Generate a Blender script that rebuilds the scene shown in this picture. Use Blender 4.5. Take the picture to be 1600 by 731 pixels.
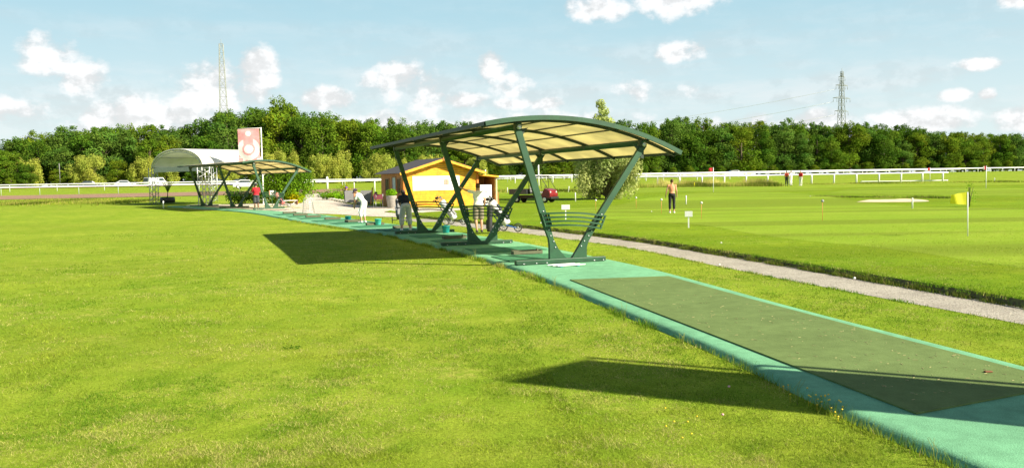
import bpy, bmesh, math, random
import numpy as np
from mathutils import Vector, Matrix
R = math.radians
for o in list(bpy.data.objects): bpy.data.objects.remove(o)
scene = bpy.context.scene
COL = scene.collection
# ------------------------------------------------------------------ camera
F_, H_, PT, RL = 1302.2, 1.907, R(3.774), R(0.938)
cam_d = bpy.data.cameras.new('camera'); cam = bpy.data.objects.new('camera', cam_d); COL.objects.link(cam)
cam_d.sensor_width = 36; cam_d.lens = F_/1600*36; cam_d.clip_start = .05; cam_d.clip_end = 6000
fw = Vector((0, math.cos(PT), -math.sin(PT))); up0 = Vector((0, math.sin(PT), math.cos(PT))); rt0 = Vector((1, 0, 0))
rt = rt0*math.cos(RL)-up0*math.sin(RL); up = rt0*math.sin(RL)+up0*math.cos(RL)
cam.matrix_world = Matrix(((rt.x, up.x, -fw.x, 0), (rt.y, up.y, -fw.y, 0), (rt.z, up.z, -fw.z, H_), (0, 0, 0, 1)))
scene.camera = cam
# ------------------------------------------------------------------ light
SUNH = Vector((1.455, -.711)); ELEV = math.atan(1/SUNH.length)
sd = bpy.data.lights.new('sun', 'SUN'); sun = bpy.data.objects.new('sun', sd); COL.objects.link(sun)
sd.energy = 5.0; sd.angle = R(.5); sd.color = (1, .91, .74)
tosun = Vector((SUNH.x, SUNH.y, 1)).normalized()
sun.rotation_euler = tosun.to_track_quat('Z', 'Y').to_euler()
scene.view_settings.view_transform = 'Standard'; scene.view_settings.look = 'None'
scene.view_settings.gamma = 1; scene.view_settings.exposure = 1.17
SKY_STRENGTH = .05
w = bpy.data.worlds.new('World'); scene.world = w; w.use_nodes = True
NT = w.node_tree; NT.nodes.clear()
def N(nt, t, **kw):
    n = nt.nodes.new(t)
    for k, v in kw.items(): setattr(n, k, v)
    return n
def math_n(nt, op, a, b=None, c=None, clamp=False):
    n = nt.nodes.new('ShaderNodeMath'); n.operation = op; n.use_clamp = clamp
    for i, v in enumerate((a, b, c)):
        if v is None: continue
        if isinstance(v, (int, float)): n.inputs[i].default_value = v
        else: nt.links.new(v, n.inputs[i])
    return n.outputs[0]
def mapr(nt, v, a, b, c=0., d=1., smooth=True):
    n = nt.nodes.new('ShaderNodeMapRange')
    if smooth: n.interpolation_type = 'SMOOTHSTEP'
    nt.links.new(v, n.inputs[0])
    for i, x in enumerate((a, b, c, d)): n.inputs[i+1].default_value = x
    return n.outputs[0]
sky = N(NT, 'ShaderNodeTexSky', sky_type='NISHITA', sun_disc=False)
sky.sun_elevation = ELEV; sky.sun_rotation = math.atan2(SUNH.x, SUNH.y)
sky.air_density = 1.0; sky.dust_density = 1.2; sky.ozone_density = .8
tc = N(NT, 'ShaderNodeTexCoord'); sp = N(NT, 'ShaderNodeSeparateXYZ'); NT.links.new(tc.outputs['Generated'], sp.inputs[0])
az = math_n(NT, 'ARCTAN2', sp.outputs[0], sp.outputs[1])
el = math_n(NT, 'ARCSINE', sp.outputs[2])
cmb = N(NT, 'ShaderNodeCombineXYZ'); NT.links.new(az, cmb.inputs[0]); NT.links.new(el, cmb.inputs[1])
def wnoise(scale, detail, rough, stretch=(1, 1, 1), off=(0, 0, 0)):
    m = N(NT, 'ShaderNodeMapping'); m.inputs['Scale'].default_value = stretch; m.inputs['Location'].default_value = off
    NT.links.new(cmb.outputs[0], m.inputs[0])
    n = N(NT, 'ShaderNodeTexNoise'); n.inputs['Scale'].default_value = scale; n.inputs['Detail'].default_value = detail
    n.inputs['Roughness'].default_value = rough; NT.links.new(m.outputs[0], n.inputs['Vector'])
    return n.outputs[0]
puff = wnoise(30, 9, .6, (1, 1.3, 1)); billow = wnoise(9, 5, .55, (1, 1.6, 1), (3, 1, 0)); wisp = wnoise(5, 6, .6, (1, 5, 1), (7, 2, 0))
# clouds: azimuth, elevation, half width, half height (degrees), weight
CL = [(-28.4,7.6,1.9,1.5,1),(-26.9,6.6,1.5,1.5,.9),(-19.0,6.0,3.2,1.9,1),(-16.6,7.2,1.6,1.5,1),(-12.2,5.4,2.3,.9,1),(-9.2,6.8,1.3,.8,.7),
      (-7.6,6.8,2.1,1.6,1),(-5.6,5.6,1.6,1.9,.95),(-1.1,7.4,1.1,1.2,1),(.3,6.3,1.6,1.2,.75),(-3.4,5.4,2.2,.6,.8),(1.3,5.1,3.2,.55,.9),
      (-24.0,4.2,6.5,1.3,.8),(-10.0,3.2,10.0,1.5,.85),(3.5,3.2,5.5,1.5,.95),(6.3,11.2,2.6,.9,.9),(10.9,11.8,3.4,1.4,1),(8.3,5.8,1.4,.9,.65),
      (12.0,5.6,1.0,.5,.6),(29.1,6.3,1.3,.42,1),(27.9,4.6,1.1,.42,.95),(29.6,4.5,.55,.42,.95),(20.2,3.4,2.5,.8,.95),(26.0,3.2,4.0,.8,.9),(31.5,3.0,2.0,.9,.9),
      (30.9,9.9,1.0,.5,.7),(11.8,8.2,1.8,.7,.7),(16.5,3.4,3.0,.7,.8),(-31,4.4,3,1.0,.8),(-18,3.4,14,1.3,.75),(2,3.6,8,1.0,.7),(-22,5.2,5,.5,.5)]
acc = None; shd = None
for a, e, wd, ht, k in CL:
    dx = math_n(NT, 'DIVIDE', math_n(NT, 'SUBTRACT', az, R(a)), R(wd))
    dy = math_n(NT, 'DIVIDE', math_n(NT, 'SUBTRACT', el, R(e)), R(ht))
    r2 = math_n(NT, 'ADD', math_n(NT, 'MULTIPLY', dx, dx), math_n(NT, 'MULTIPLY', dy, dy))
    v = math_n(NT, 'MULTIPLY', math_n(NT, 'SUBTRACT', 1.0, r2), k)
    v = math_n(NT, 'MAXIMUM', v, -1.5)
    acc = v if acc is None else math_n(NT, 'MAXIMUM', acc, v)
f1 = math_n(NT, 'ADD', acc, math_n(NT, 'MULTIPLY', math_n(NT, 'SUBTRACT', puff, .5), 3.2))
f1 = math_n(NT, 'ADD', f1, math_n(NT, 'MULTIPLY', math_n(NT, 'SUBTRACT', billow, .5), 2.2))
dens = mapr(NT, f1, -.3, .85)
veil = mapr(NT, wisp, .38, .68); low = mapr(NT, el, R(16), R(1.5))
dens2 = math_n(NT, 'MAXIMUM', math_n(NT, 'MULTIPLY', dens, .93), math_n(NT, 'MULTIPLY', math_n(NT, 'MULTIPLY', veil, low), .55))
puff2 = wnoise(30, 9, .6, (1, 1.3, 1), (.008, .014, 0)); bil2 = wnoise(9, 5, .55, (1, 1.6, 1), (3.012, 1.022, 0))
lit = math_n(NT, 'ADD', math_n(NT, 'SUBTRACT', puff, puff2), math_n(NT, 'SUBTRACT', billow, bil2))
bright = math_n(NT, 'MULTIPLY', mapr(NT, f1, -.3, 1.2, .90, 1.06), mapr(NT, lit, -.14, .10, .80, 1.04))
ccol = N(NT, 'ShaderNodeMix', data_type='RGBA', blend_type='MULTIPLY'); ccol.inputs[0].default_value = 1
ccol.inputs[6].default_value = (8.9, 8.95, 9.0, 1)
bc = N(NT, 'ShaderNodeCombineColor'); [NT.links.new(bright, bc.inputs[i]) for i in range(3)]
NT.links.new(bc.outputs[0], ccol.inputs[7])
# thin high haze veil that pales the blue everywhere
base = N(NT, 'ShaderNodeMix', data_type='RGBA'); NT.links.new(mapr(NT, el, R(27), R(15), .0, .9), base.inputs[0])
pale = N(NT, 'ShaderNodeMix', data_type='RGBA'); NT.links.new(mapr(NT, el, R(15), R(0)), pale.inputs[0])
pale.inputs[6].default_value = (3.75, 6.4, 7.5, 1); pale.inputs[7].default_value = (7.3, 8.5, 8.6, 1)
NT.links.new(sky.outputs[0], base.inputs[6]); NT.links.new(pale.outputs[2], base.inputs[7])
mx = N(NT, 'ShaderNodeMix', data_type='RGBA'); NT.links.new(dens2, mx.inputs[0])
NT.links.new(base.outputs[2], mx.inputs[6]); NT.links.new(ccol.outputs[2], mx.inputs[7])
bg = N(NT, 'ShaderNodeBackground'); bg.inputs[1].default_value = SKY_STRENGTH
NT.links.new(mx.outputs[2], bg.inputs[0])
wo = N(NT, 'ShaderNodeOutputWorld'); NT.links.new(bg.outputs[0], wo.inputs[0])
w.cycles.sampling_method = 'MANUAL'; w.cycles.sample_map_resolution = 512
# ------------------------------------------------------------------ terrain function
def G(y):
    v = .0125*6*float(np.logaddexp(0, (y-48)/6))
    return 1.7-.2*float(np.logaddexp(0, (1.7-v)/.2))
def pix(x, y, off=0.):          # point on the ground that the photo shows at this pixel (1600 px wide)
    X = (x-800)/F_; V = -(y-365.5)/F_
    d = fw + rt*X + up*V
    t = 3.0
    while t < 420:
        if H_+d.z*t <= G(d.y*t)+off: return Vector((d.x*t, d.y*t, G(d.y*t)+off))
        t *= 1.0015
    return Vector((d.x*420, d.y*420, G(420)+off))
def at(x, yd, z=None):          # point at forward distance yd under pixel column x (level ~ horizon)
    X = (x-800)/F_; V = -(278-365.5)/F_
    d = fw + rt*X + up*V
    t = yd/d.y
    return Vector((d.x*t, yd, G(yd) if z is None else z))
# ------------------------------------------------------------------ materials
MATS = {}
def mat(name, col, rough=.6, metal=0., var=.12, nscale=8., bump=0., trans=0., col2=None, spec=.5, emit=None, wear=0., attr=False, coords='Object'):
    if name in MATS: return MATS[name]
    m = bpy.data.materials.new(name); m.use_nodes = True; nt = m.node_tree; b = nt.nodes['Principled BSDF']
    MATS[name] = m
    c4 = (*col, 1)
    tcn = N(nt, 'ShaderNodeTexCoord'); nz = N(nt, 'ShaderNodeTexNoise'); nz.inputs['Scale'].default_value = nscale
    nz.inputs['Detail'].default_value = 4
    nt.links.new(tcn.outputs[coords], nz.inputs['Vector'])
    mxx = N(nt, 'ShaderNodeMix', data_type='RGBA')
    nt.links.new(mapr(nt, nz.outputs[0], .3, .7), mxx.inputs[0])
    if col2 is None:
        mxx.inputs[6].default_value = (*[c*(1-var) for c in col], 1); mxx.inputs[7].default_value = (*[min(1, c*(1+var)) for c in col], 1)
    else: mxx.inputs[6].default_value = c4; mxx.inputs[7].default_value = (*col2, 1)
    out = mxx.outputs[2]
    if wear:
        geo = N(nt, 'ShaderNodeNewGeometry'); ws = []
        for sc, de in ((.9, 6), (5., 5)):
            q = N(nt, 'ShaderNodeTexNoise'); q.inputs['Scale'].default_value = sc; q.inputs['Detail'].default_value = de; q.inputs['Roughness'].default_value = .7
            nt.links.new(geo.outputs['Position'], q.inputs['Vector']); ws.append(mapr(nt, q.outputs[0], .36, .62, 1-wear*.6, 1+wear*.25))
        ww_ = math_n(nt, 'MULTIPLY', ws[0], ws[1]); wc = N(nt, 'ShaderNodeCombineColor'); [nt.links.new(ww_, wc.inputs[i]) for i in range(3)]
        m3 = N(nt, 'ShaderNodeMix', data_type='RGBA', blend_type='MULTIPLY'); m3.inputs[0].default_value = 1
        nt.links.new(out, m3.inputs[6]); nt.links.new(wc.outputs[0], m3.inputs[7]); out = m3.outputs[2]
    if attr:
        a = N(nt, 'ShaderNodeAttribute'); a.attribute_name = 'tint'
        m2 = N(nt, 'ShaderNodeMix', data_type='RGBA', blend_type='MULTIPLY'); m2.inputs[0].default_value = 1
        nt.links.new(out, m2.inputs[6]); nt.links.new(a.outputs['Color'], m2.inputs[7]); out = m2.outputs[2]
    nt.links.new(out, b.inputs['Base Color'])
    b.inputs['Roughness'].default_value = rough; b.inputs['Metallic'].default_value = metal
    b.inputs['Specular IOR Level'].default_value = spec
    if bump:
        bp = N(nt, 'ShaderNodeBump'); bp.inputs['Strength'].default_value = bump; bp.inputs['Distance'].default_value = .02
        nt.links.new(nz.outputs[0], bp.inputs['Height']); nt.links.new(bp.outputs[0], b.inputs['Normal'])
    if trans:
        tr = N(nt, 'ShaderNodeBsdfTranslucent'); ms = N(nt, 'ShaderNodeMixShader'); ms.inputs[0].default_value = trans
        nt.links.new(out, tr.inputs[0]); nt.links.new(b.outputs[0], ms.inputs[1]); nt.links.new(tr.outputs[0], ms.inputs[2])
        nt.links.new(ms.outputs[0], nt.nodes['Material Output'].inputs[0])
    return m
def grass_mat(name, a, b_, straw, strawamt=.5, mow=0., fine=1., bumpd=.02, lush=None):
    m = bpy.data.materials.new(name); m.use_nodes = True; nt = m.node_tree; b = nt.nodes['Principled BSDF']
    geo = N(nt, 'ShaderNodeNewGeometry')
    def nz(s, d=4, r=.6, stretch=None):
        n = N(nt, 'ShaderNodeTexNoise'); n.inputs['Scale'].default_value = s; n.inputs['Detail'].default_value = d; n.inputs['Roughness'].default_value = r
        if stretch:
            mp = N(nt, 'ShaderNodeMapping'); mp.inputs['Scale'].default_value = stretch[0]; mp.inputs['Rotation'].default_value = (0, 0, stretch[1])
            nt.links.new(geo.outputs['Position'], mp.inputs[0]); nt.links.new(mp.outputs[0], n.inputs['Vector'])
        else: nt.links.new(geo.outputs['Position'], n.inputs['Vector'])
        return n.outputs[0]
    def mix(f, x, y, bt='MIX'):
        q = N(nt, 'ShaderNodeMix', data_type='RGBA', blend_type=bt)
        for i, v in ((0, f), (6, x), (7, y)):
            if isinstance(v, (tuple, list)): q.inputs[i].default_value = (*v, 1)
            elif isinstance(v, (int, float)): q.inputs[i].default_value = v
            else: nt.links.new(v, q.inputs[i])
        return q.outputs[2]
    big = nz(.22, 5, .62); mid = nz(1.7, 5, .65); fin = nz(28*fine, 3, .7); vf = nz(95*fine, 2, .8)
    c = mix(mapr(nt, big, .35, .65), a, b_)
    c = mix(math_n(nt, 'MULTIPLY', mapr(nt, mid, .38, .68), .6), c, tuple(x*.72 for x in a) if lush is None else lush)
    sm = math_n(nt, 'MULTIPLY', mapr(nt, nz(.8, 6, .7), .52, .72), mapr(nt, nz(9, 4, .7), .38, .62))
    c = mix(math_n(nt, 'MULTIPLY', sm, strawamt), c, straw)
    if mow:
        wv = nz(1.0, 3, .5, ((.02, .28, .1), R(-8)))
        c = mix(math_n(nt, 'MULTIPLY', mapr(nt, wv, .42, .58), mow), c, tuple(x*.62 for x in a))
    lum = math_n(nt, 'MULTIPLY', mapr(nt, fin, .28, .72, .72, 1.28, False), mapr(nt, vf, .25, .75, .72, 1.28, False))
    lc = N(nt, 'ShaderNodeCombineColor'); [nt.links.new(lum, lc.inputs[i]) for i in range(3)]
    c = mix(1., c, lc.outputs[0], 'MULTIPLY')
    nt.links.new(c, b.inputs['Base Color']); b.inputs['Roughness'].default_value = .9; b.inputs['Specular IOR Level'].default_value = .02
    bp = N(nt, 'ShaderNodeBump'); bp.inputs['Strength'].default_value = .55; bp.inputs['Distance'].default_value = bumpd
    nt.links.new(math_n(nt, 'ADD', fin, vf), bp.inputs['Height']); nt.links.new(bp.outputs[0], b.inputs['Normal'])
    MATS[name] = m
    return m
GR_A, GR_B, STRAW = (.27, .34, .034), (.205, .295, .024), (.46, .40, .11)
M_grass = grass_mat('mown_grass', GR_A, GR_B, STRAW, .6, .25, lush=(.13, .235, .012))
M_lawn = grass_mat('lawn_grass', (.215, .30, .018), (.16, .26, .014), STRAW, .35, .5, lush=(.115, .22, .012))
M_green = grass_mat('putting_grass', (.245, .335, .034), (.20, .305, .026), (.33, .33, .06), .15, .75, fine=1.5, bumpd=.006, lush=(.19, .30, .018))
M_rough = grass_mat('rough_grass', (.20, .22, .035), (.13, .17, .022), (.36, .29, .10), .9, .15)
def gravel_mat(name, a, b_, sc=45.):
    m = bpy.data.materials.new(name); m.use_nodes = True; nt = m.node_tree; b = nt.nodes['Principled BSDF']
    geo = N(nt, 'ShaderNodeNewGeometry'); v = N(nt, 'ShaderNodeTexVoronoi'); v.inputs['Scale'].default_value = sc
    n = N(nt, 'ShaderNodeTexNoise'); n.inputs['Scale'].default_value = .8; n.inputs['Detail'].default_value = 8; n.inputs['Roughness'].default_value = .7
    nt.links.new(geo.outputs['Position'], v.inputs['Vector']); nt.links.new(geo.outputs['Position'], n.inputs['Vector'])
    q = N(nt, 'ShaderNodeMix', data_type='RGBA'); q.inputs[6].default_value = (*a, 1); q.inputs[7].default_value = (*b_, 1)
    nt.links.new(mapr(nt, n.outputs[0], .35, .65), q.inputs[0])
    q2 = N(nt, 'ShaderNodeMix', data_type='RGBA', blend_type='MULTIPLY'); q2.inputs[0].default_value = .75
    nt.links.new(q.outputs[2], q2.inputs[6])
    hs = N(nt, 'ShaderNodeHueSaturation'); hs.inputs['Saturation'].default_value = .03; hs.inputs['Value'].default_value = 1.35
    nt.links.new(v.outputs['Color'], hs.inputs['Color']); nt.links.new(hs.outputs[0], q2.inputs[7])
    nt.links.new(q2.outputs[2], b.inputs['Base Color']); b.inputs['Roughness'].default_value = .9
    bp = N(nt, 'ShaderNodeBump'); bp.inputs['Distance'].default_value = .012; nt.links.new(v.outputs['Distance'], bp.inputs['Height'])
    nt.links.new(bp.outputs[0], b.inputs['Normal']); MATS[name] = m
    return m
M_gravel = gravel_mat('path_gravel', (.40, .37, .30), (.30, .275, .22))
M_plaza = gravel_mat('fine_gravel', (.62, .55, .45), (.54, .47, .38), 60)
M_sand = mat('bunker_sand', (.62, .52, .33), .9, nscale=3, bump=.2)
M_dirt = gravel_mat('race_dirt', (.29, .175, .105), (.25, .15, .09), 12)
M_soil = mat('soil', (.07, .05, .03), .95, nscale=14, col2=(.13, .15, .04), bump=.6)
M_teal = mat('rubber_surface', (.165, .40, .22), .88, nscale=90, var=.16, bump=.25, wear=.2, spec=.15)
M_matdk = mat('turf_mat', (.125, .185, .060), .95, nscale=60, col2=(.155, .215, .078), bump=.2, spec=.05, wear=.16)
M_mat2 = mat('tee_mat', (.03, .17, .07), .95, nscale=12, var=.2)
M_frame = mat('green_paint', (.011, .064, .025), .5, nscale=5, var=.12, wear=.2)
M_frame_d = mat('dark_green_paint', (.012, .030, .018), .5, nscale=5)
M_panel = mat('translucent_panel', (.78, .71, .45), .5, nscale=1.1, var=.14, trans=.62)  # tone variation in the colour stands in for uneven light on the panels
M_steel = mat('galvanised_steel', (.5, .52, .52), .4, .7, nscale=20)
M_white = mat('white_paint', (.8, .8, .78), .5, var=.04)
M_whitefab = mat('white_fabric', (.84, .84, .80), .7, nscale=1.5, var=.05, trans=.38)
M_black = mat('black_plastic', (.018, .018, .02), .45)
M_rubber = mat('black_rubber', (.02, .02, .02), .8)
M_grey = mat('grey_fabric', (.22, .22, .22), .85, nscale=30)
M_glass = mat('window_glass', (.05, .07, .08), .08, var=.3, nscale=1.2)
M_red = mat('red_paint', (.17, .010, .016), .3, nscale=4, var=.2)
M_bark = mat('bark', (.10, .075, .05), .9, nscale=14, bump=.5)
# ------------------------------------------------------------------ mesh builder
class MB:
    def __init__(s): s.v = []; s.f = []; s.sm = []; s.t = []
    def add(s, vs, fs, smooth=False, tint=None):
        o = len(s.v); s.v += [tuple(v) for v in vs]; s.f += [tuple(i+o for i in f) for f in fs]; s.sm += [smooth]*len(fs); return s
    def box(s, c, sz, m=None, bev=0.):
        x, y, z = (q/2 for q in sz)
        if bev > 0:
            bm = bmesh.new(); bmesh.ops.create_cube(bm, size=1); bmesh.ops.scale(bm, vec=sz, verts=bm.verts)
            bmesh.ops.bevel(bm, geom=bm.edges[:], offset=bev, segments=2, affect='EDGES', profile=.5)
            vs = [v.co.copy() for v in bm.verts]; bm.verts.index_update(); fs = [[v.index for v in f.verts] for f in bm.faces]; bm.free()
        else:
            vs = [Vector((a*x, b*y, d*z)) for a in (-1, 1) for b in (-1, 1) for d in (-1, 1)]
            fs = [(0, 1, 3, 2), (4, 6, 7, 5), (0, 4, 5, 1), (2, 3, 7, 6), (0, 2, 6, 4), (1, 5, 7, 3)]
        c = Vector(c)
        vs = [(m @ v if m else v)+c for v in vs]
        return s.add(vs, fs)
    def beam(s, a, b, wd, ht, upv=(0, 0, 1), bev=0.):     # rectangular bar from a to b
        a, b = Vector(a), Vector(b); d = (b-a); L = d.length; d.normalize(); u = Vector(upv); sx = d.cross(u)
        if sx.length < 1e-4: sx = Vector((1, 0, 0))
        sx.normalize(); u = sx.cross(d)
        m = Matrix((sx, d, u)).transposed()
        return s.box((a+b)/2, (wd, L, ht), m, bev)
    def tube(s, pts, r, seg=8, cap=True, smooth=True):
        pts = [Vector(p) for p in pts]; n = len(pts); rs = r if isinstance(r, (list, tuple)) else [r]*n
        ref = None; vs = []
        for i, p in enumerate(pts):
            d = (pts[min(i+1, n-1)]-pts[max(i-1, 0)]).normalized()
            if ref is None: ref = Vector((0, 0, 1)) if abs(d.z) < .9 else Vector((1, 0, 0))
            a = d.cross(ref).normalized(); b = a.cross(d).normalized(); ref = b
            vs += [p+(a*math.cos(t)+b*math.sin(t))*rs[i] for t in (2*math.pi*k/seg for k in range(seg))]
        fs = [(i*seg+k, i*seg+(k+1) % seg, (i+1)*seg+(k+1) % seg, (i+1)*seg+k) for i in range(n-1) for k in range(seg)]
        s.add(vs, fs, smooth)
        if cap: s.add(vs[:seg], [tuple(range(seg))[::-1]]); s.add(vs[-seg:], [tuple(range(seg))])
        return s
    def lathe(s, prof, seg=16, c=(0, 0, 0), m=None, smooth=True):
        c = Vector(c); vs = []
        for r, z in prof:
            for k in range(seg):
                v = Vector((r*math.cos(2*math.pi*k/seg), r*math.sin(2*math.pi*k/seg), z)); vs.append((m @ v if m else v)+c)
        fs = [(i*seg+k, i*seg+(k+1) % seg, (i+1)*seg+(k+1) % seg, (i+1)*seg+k) for i in range(len(prof)-1) for k in range(seg)]
        return s.add(vs, fs, smooth)
    def ball(s, c, r, seg=12, rings=8, smooth=True):
        rr = r if isinstance(r, (tuple, list)) else (r, r, r); c = Vector(c); vs = []
        for i in range(rings+1):
            t = math.pi*i/rings
            for k in range(seg):
                p = 2*math.pi*k/seg; vs.append(c+Vector((rr[0]*math.sin(t)*math.cos(p), rr[1]*math.sin(t)*math.sin(p), rr[2]*math.cos(t))))
        fs = [(i*seg+k, (i+1)*seg+k, (i+1)*seg+(k+1) % seg, i*seg+(k+1) % seg) for i in range(rings) for k in range(seg)]
        return s.add(vs, fs, smooth)
    def prism(s, poly, o, ax, ay, th):                   # 2D polygon extruded along ax x ay, centred
        o, ax, ay = Vector(o), Vector(ax), Vector(ay); nn = ax.cross(ay).normalized()*th/2; n = len(poly)
        A = [o+ax*p[0]+ay*p[1]+nn for p in poly]; B = [v-2*nn for v in A]
        return s.add(A+B, [tuple(range(n)), tuple(range(2*n-1, n-1, -1))]+[(i, n+i, n+(i+1) % n, (i+1) % n) for i in range(n)])
    def build(s, name, m, parent=None, loc=None):
        me = bpy.data.meshes.new(name); me.from_pydata(s.v, [], s.f); me.materials.append(m)
        me.polygons.foreach_set('use_smooth', s.sm); me.update()
        bm = bmesh.new(); bm.from_mesh(me); bmesh.ops.remove_doubles(bm, verts=bm.verts, dist=1e-5) if len(s.v) < 3000 else None
        bmesh.ops.recalc_face_normals(bm, faces=bm.faces); bm.to_mesh(me); bm.free()
        o = bpy.data.objects.new(name, me); COL.objects.link(o)
        if parent: o.parent = parent
        if loc is not None: o.location = loc
        return o
def tag(o, label=None, cat=None, group=None, kind=None):
    if label: o['label'] = label
    if cat: o['category'] = cat
    if group: o['group'] = group
    if kind: o['kind'] = kind
    return o
def thing(name, label, cat, loc=(0, 0, 0), rz=0., group=None):
    o = bpy.data.objects.new(name, None); COL.objects.link(o); o.empty_display_size = .3
    o.location = loc; o.rotation_euler = (0, 0, rz); return tag(o, label, cat, group)
CH = {}
def copy_tree(o, parent=None, kids=None):
    c = o.copy(); COL.objects.link(c); c.parent = parent
    for ch in [x for x in bpy.data.objects if x.parent == o]: copy_tree(ch, c)
    return c
def smooth_curve(P, n):
    P = [Vector((p[0], p[1])) for p in P]
    d = [0]
    for a, b in zip(P, P[1:]): d.append(d[-1]+(b-a).length)
    out = []
    P2 = [P[0]*2-P[1]]+P+[P[-1]*2-P[-2]]
    for k in range(n):
        t = d[-1]*k/(n-1); i = max(j for j in range(len(d)) if d[j] <= t+1e-9); i = min(i, len(P)-2)
        u = (t-d[i])/(d[i+1]-d[i]); p0, p1, p2, p3 = P2[i:i+4]
        out.append(.5*((2*p1)+(p2-p0)*u+(2*p0-5*p1+4*p2-p3)*u*u+(3*p1-p0-3*p2+p3)*u**3))
    return out
def struct(o): o['kind'] = 'structure'; return o
LZ = -.07                                               # lawn level beside the pad
# ------------------------------------------------------------------ ground
def sheet(name, A, B, za, m, cuts=(0, 1), zs=None):      # ruled sheet between two equally sampled curves
    mb = MB(); k = len(cuts); vs = []
    for a, b in zip(A, B):
        for j, t in enumerate(cuts):
            p = a.lerp(b, t); vs.append((p.x, p.y, G(p.y)+za+(zs[j] if zs else 0)))
    n = len(A)
    mb.add(vs, [(i*k+j, (i+1)*k+j, (i+1)*k+j+1, i*k+j+1) for i in range(n-1) for j in range(k-1)], True)
    return struct(mb.build(name, m))
def gz_offset(x, y):
    return .012*math.sin(x*.7+1.3*math.sin(y*.31))+.01*math.sin(y*.9+x*.2)
LE = [(4.3, -3), (3.75, 2.0), (3.12, 5.1), (2.79, 6.3), (2.29, 9.05), (1.56, 12.1), (.82, 15.3), (.28, 17.3), (-.45, 19.6), (-1.37, 22.1), (-2.35, 24.7), (-4.18, 29.4), (-6.32, 33.6), (-7.96, 36.5), (-9.9, 40), (-12.6, 45.4), (-15.24, 50.4), (-17.9, 54.6), (-22.3, 60), (-27.0, 65.6)]
RE = [(7.2, -3), (6.1, 2.0), (5.45, 5.4), (4.95, 7.9), (4.04, 11.6), (3.1, 16.0), (2.5, 18.3), (1.75, 20.6), (.95, 22.9), (.05, 25.4), (-1.19, 28.3), (-2.6, 31.6), (-4.66, 35.4), (-6.4, 38.8), (-8.6, 43.0), (-10.8, 47.4), (-13.2, 51.2), (-15.5, 54.0), (-20.0, 59.2), (-24.7, 64.8)]
LA, RA = smooth_curve(LE, 90), smooth_curve([(x+.09, y+.03) for x, y in RE], 90)
def sstep(v, a, b): t = max(0., min(1., (v-a)/(b-a))); return t*t*(3-2*t)
_ry = sorted((p.y, p.x) for p in RA)
def LV(x, y):                    # lawn level beside the pad; the terrace and cabin stand a little higher
    if y < 42: return LZ
    xr = float(np.interp(y, [a for a, b in _ry], [b for a, b in _ry]))
    return LZ+.085*sstep(y, 42, 48)*sstep(x-xr, 1.2, 4.5)
ys = [-40, -20, -8, 0]+[i*.5 for i in range(1, 60)]+[30+i*2 for i in range(0, 110)]+[260, 300, 400, 600, 1000, 2200]
xs = sorted(set([-1800, -900, -500, -300, -200]+[-150+i*6 for i in range(0, 20)]+[-30+i*1.0 for i in range(0, 61)]+[30+i*6 for i in range(0, 30)]+[300, 500, 900, 1800]))
mb = MB(); vs = [(x, y, G(y)+LV(x, y)+(gz_offset(x, y)*.6 if 3 < y < 40 and -12 < x < 1.2-.1*y else 0)) for y in ys for x in xs]; nx = len(xs)
mb.add(vs, [(j*nx+i, j*nx+i+1, (j+1)*nx+i+1, (j+1)*nx+i) for j in range(len(ys)-1) for i in range(nx-1)], True)
struct(mb.build('ground', M_grass))
# teal rubber pad
jr = random.Random(12)
LA = [p+Vector((jr.gauss(0, .012), 0)) for p in LA]
cuts = (-.045, -.02, -.008, .012, .05, .95, .988, 1.008, 1.02, 1.045)
sheet('pavement', LA, RA, 0, M_teal, cuts, (-.11, -.05, -.018, -.003, 0, 0, -.003, -.018, -.05, -.11))
# right-hand lawn, one small step above the path
UE = [(10.4, -6), (9.2, 3), (8.2, 8.6), (7.37, 12.0), (6.47, 15.7), (5.35, 20.0), (3.64, 26.0), (.84, 32.6), (-2.5, 39.0), (-5.2, 44.4), (-7.6, 49.5)]
DE = [(9.1, -6), (7.9, 3), (7.0, 8.6), (6.46, 11.0), (5.61, 13.9), (4.62, 17.6), (3.1, 23.6), (.1, 30.6), (-2.6, 35.9), (-5.6, 41.4), (-8.3, 46.4)]
UA, DA = smooth_curve(UE, 150), smooth_curve(DE, 150)
random.seed(4)
UJ = [p+Vector((random.gauss(0, .03), random.gauss(0, .03))) for p in UA]
sheet('path', [p for p in DA], [p+Vector((.12, .12)) for p in UA], LZ+.004, M_gravel, (0, .5, 1))
far = smooth_curve([(95, -6), (95, 60), (92, 92)], 75)+smooth_curve([(91, 93), (40, 94), (-4.5, 88)], 75)
sheet('lawn', UJ, far, 0, M_lawn, (0, .0012, .004, .03, .06, .1, .15, .2, .3, .4, .5, .6, .7, .8, .9, 1), (-.09, .0, .03, .035, .03, .03, .03, .03, .03, .03, .03, .03, .03, .03, .0, -.12))
sheet('path', [p+Vector((-.03, -.03)) for p in UJ], [p+Vector((.015, .015)) for p in UJ], LZ+.012, M_soil, (0, 1), (0, .105)).name = 'soil_bank'  # soil coloured extra dark, standing in for shade on the bank
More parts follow.
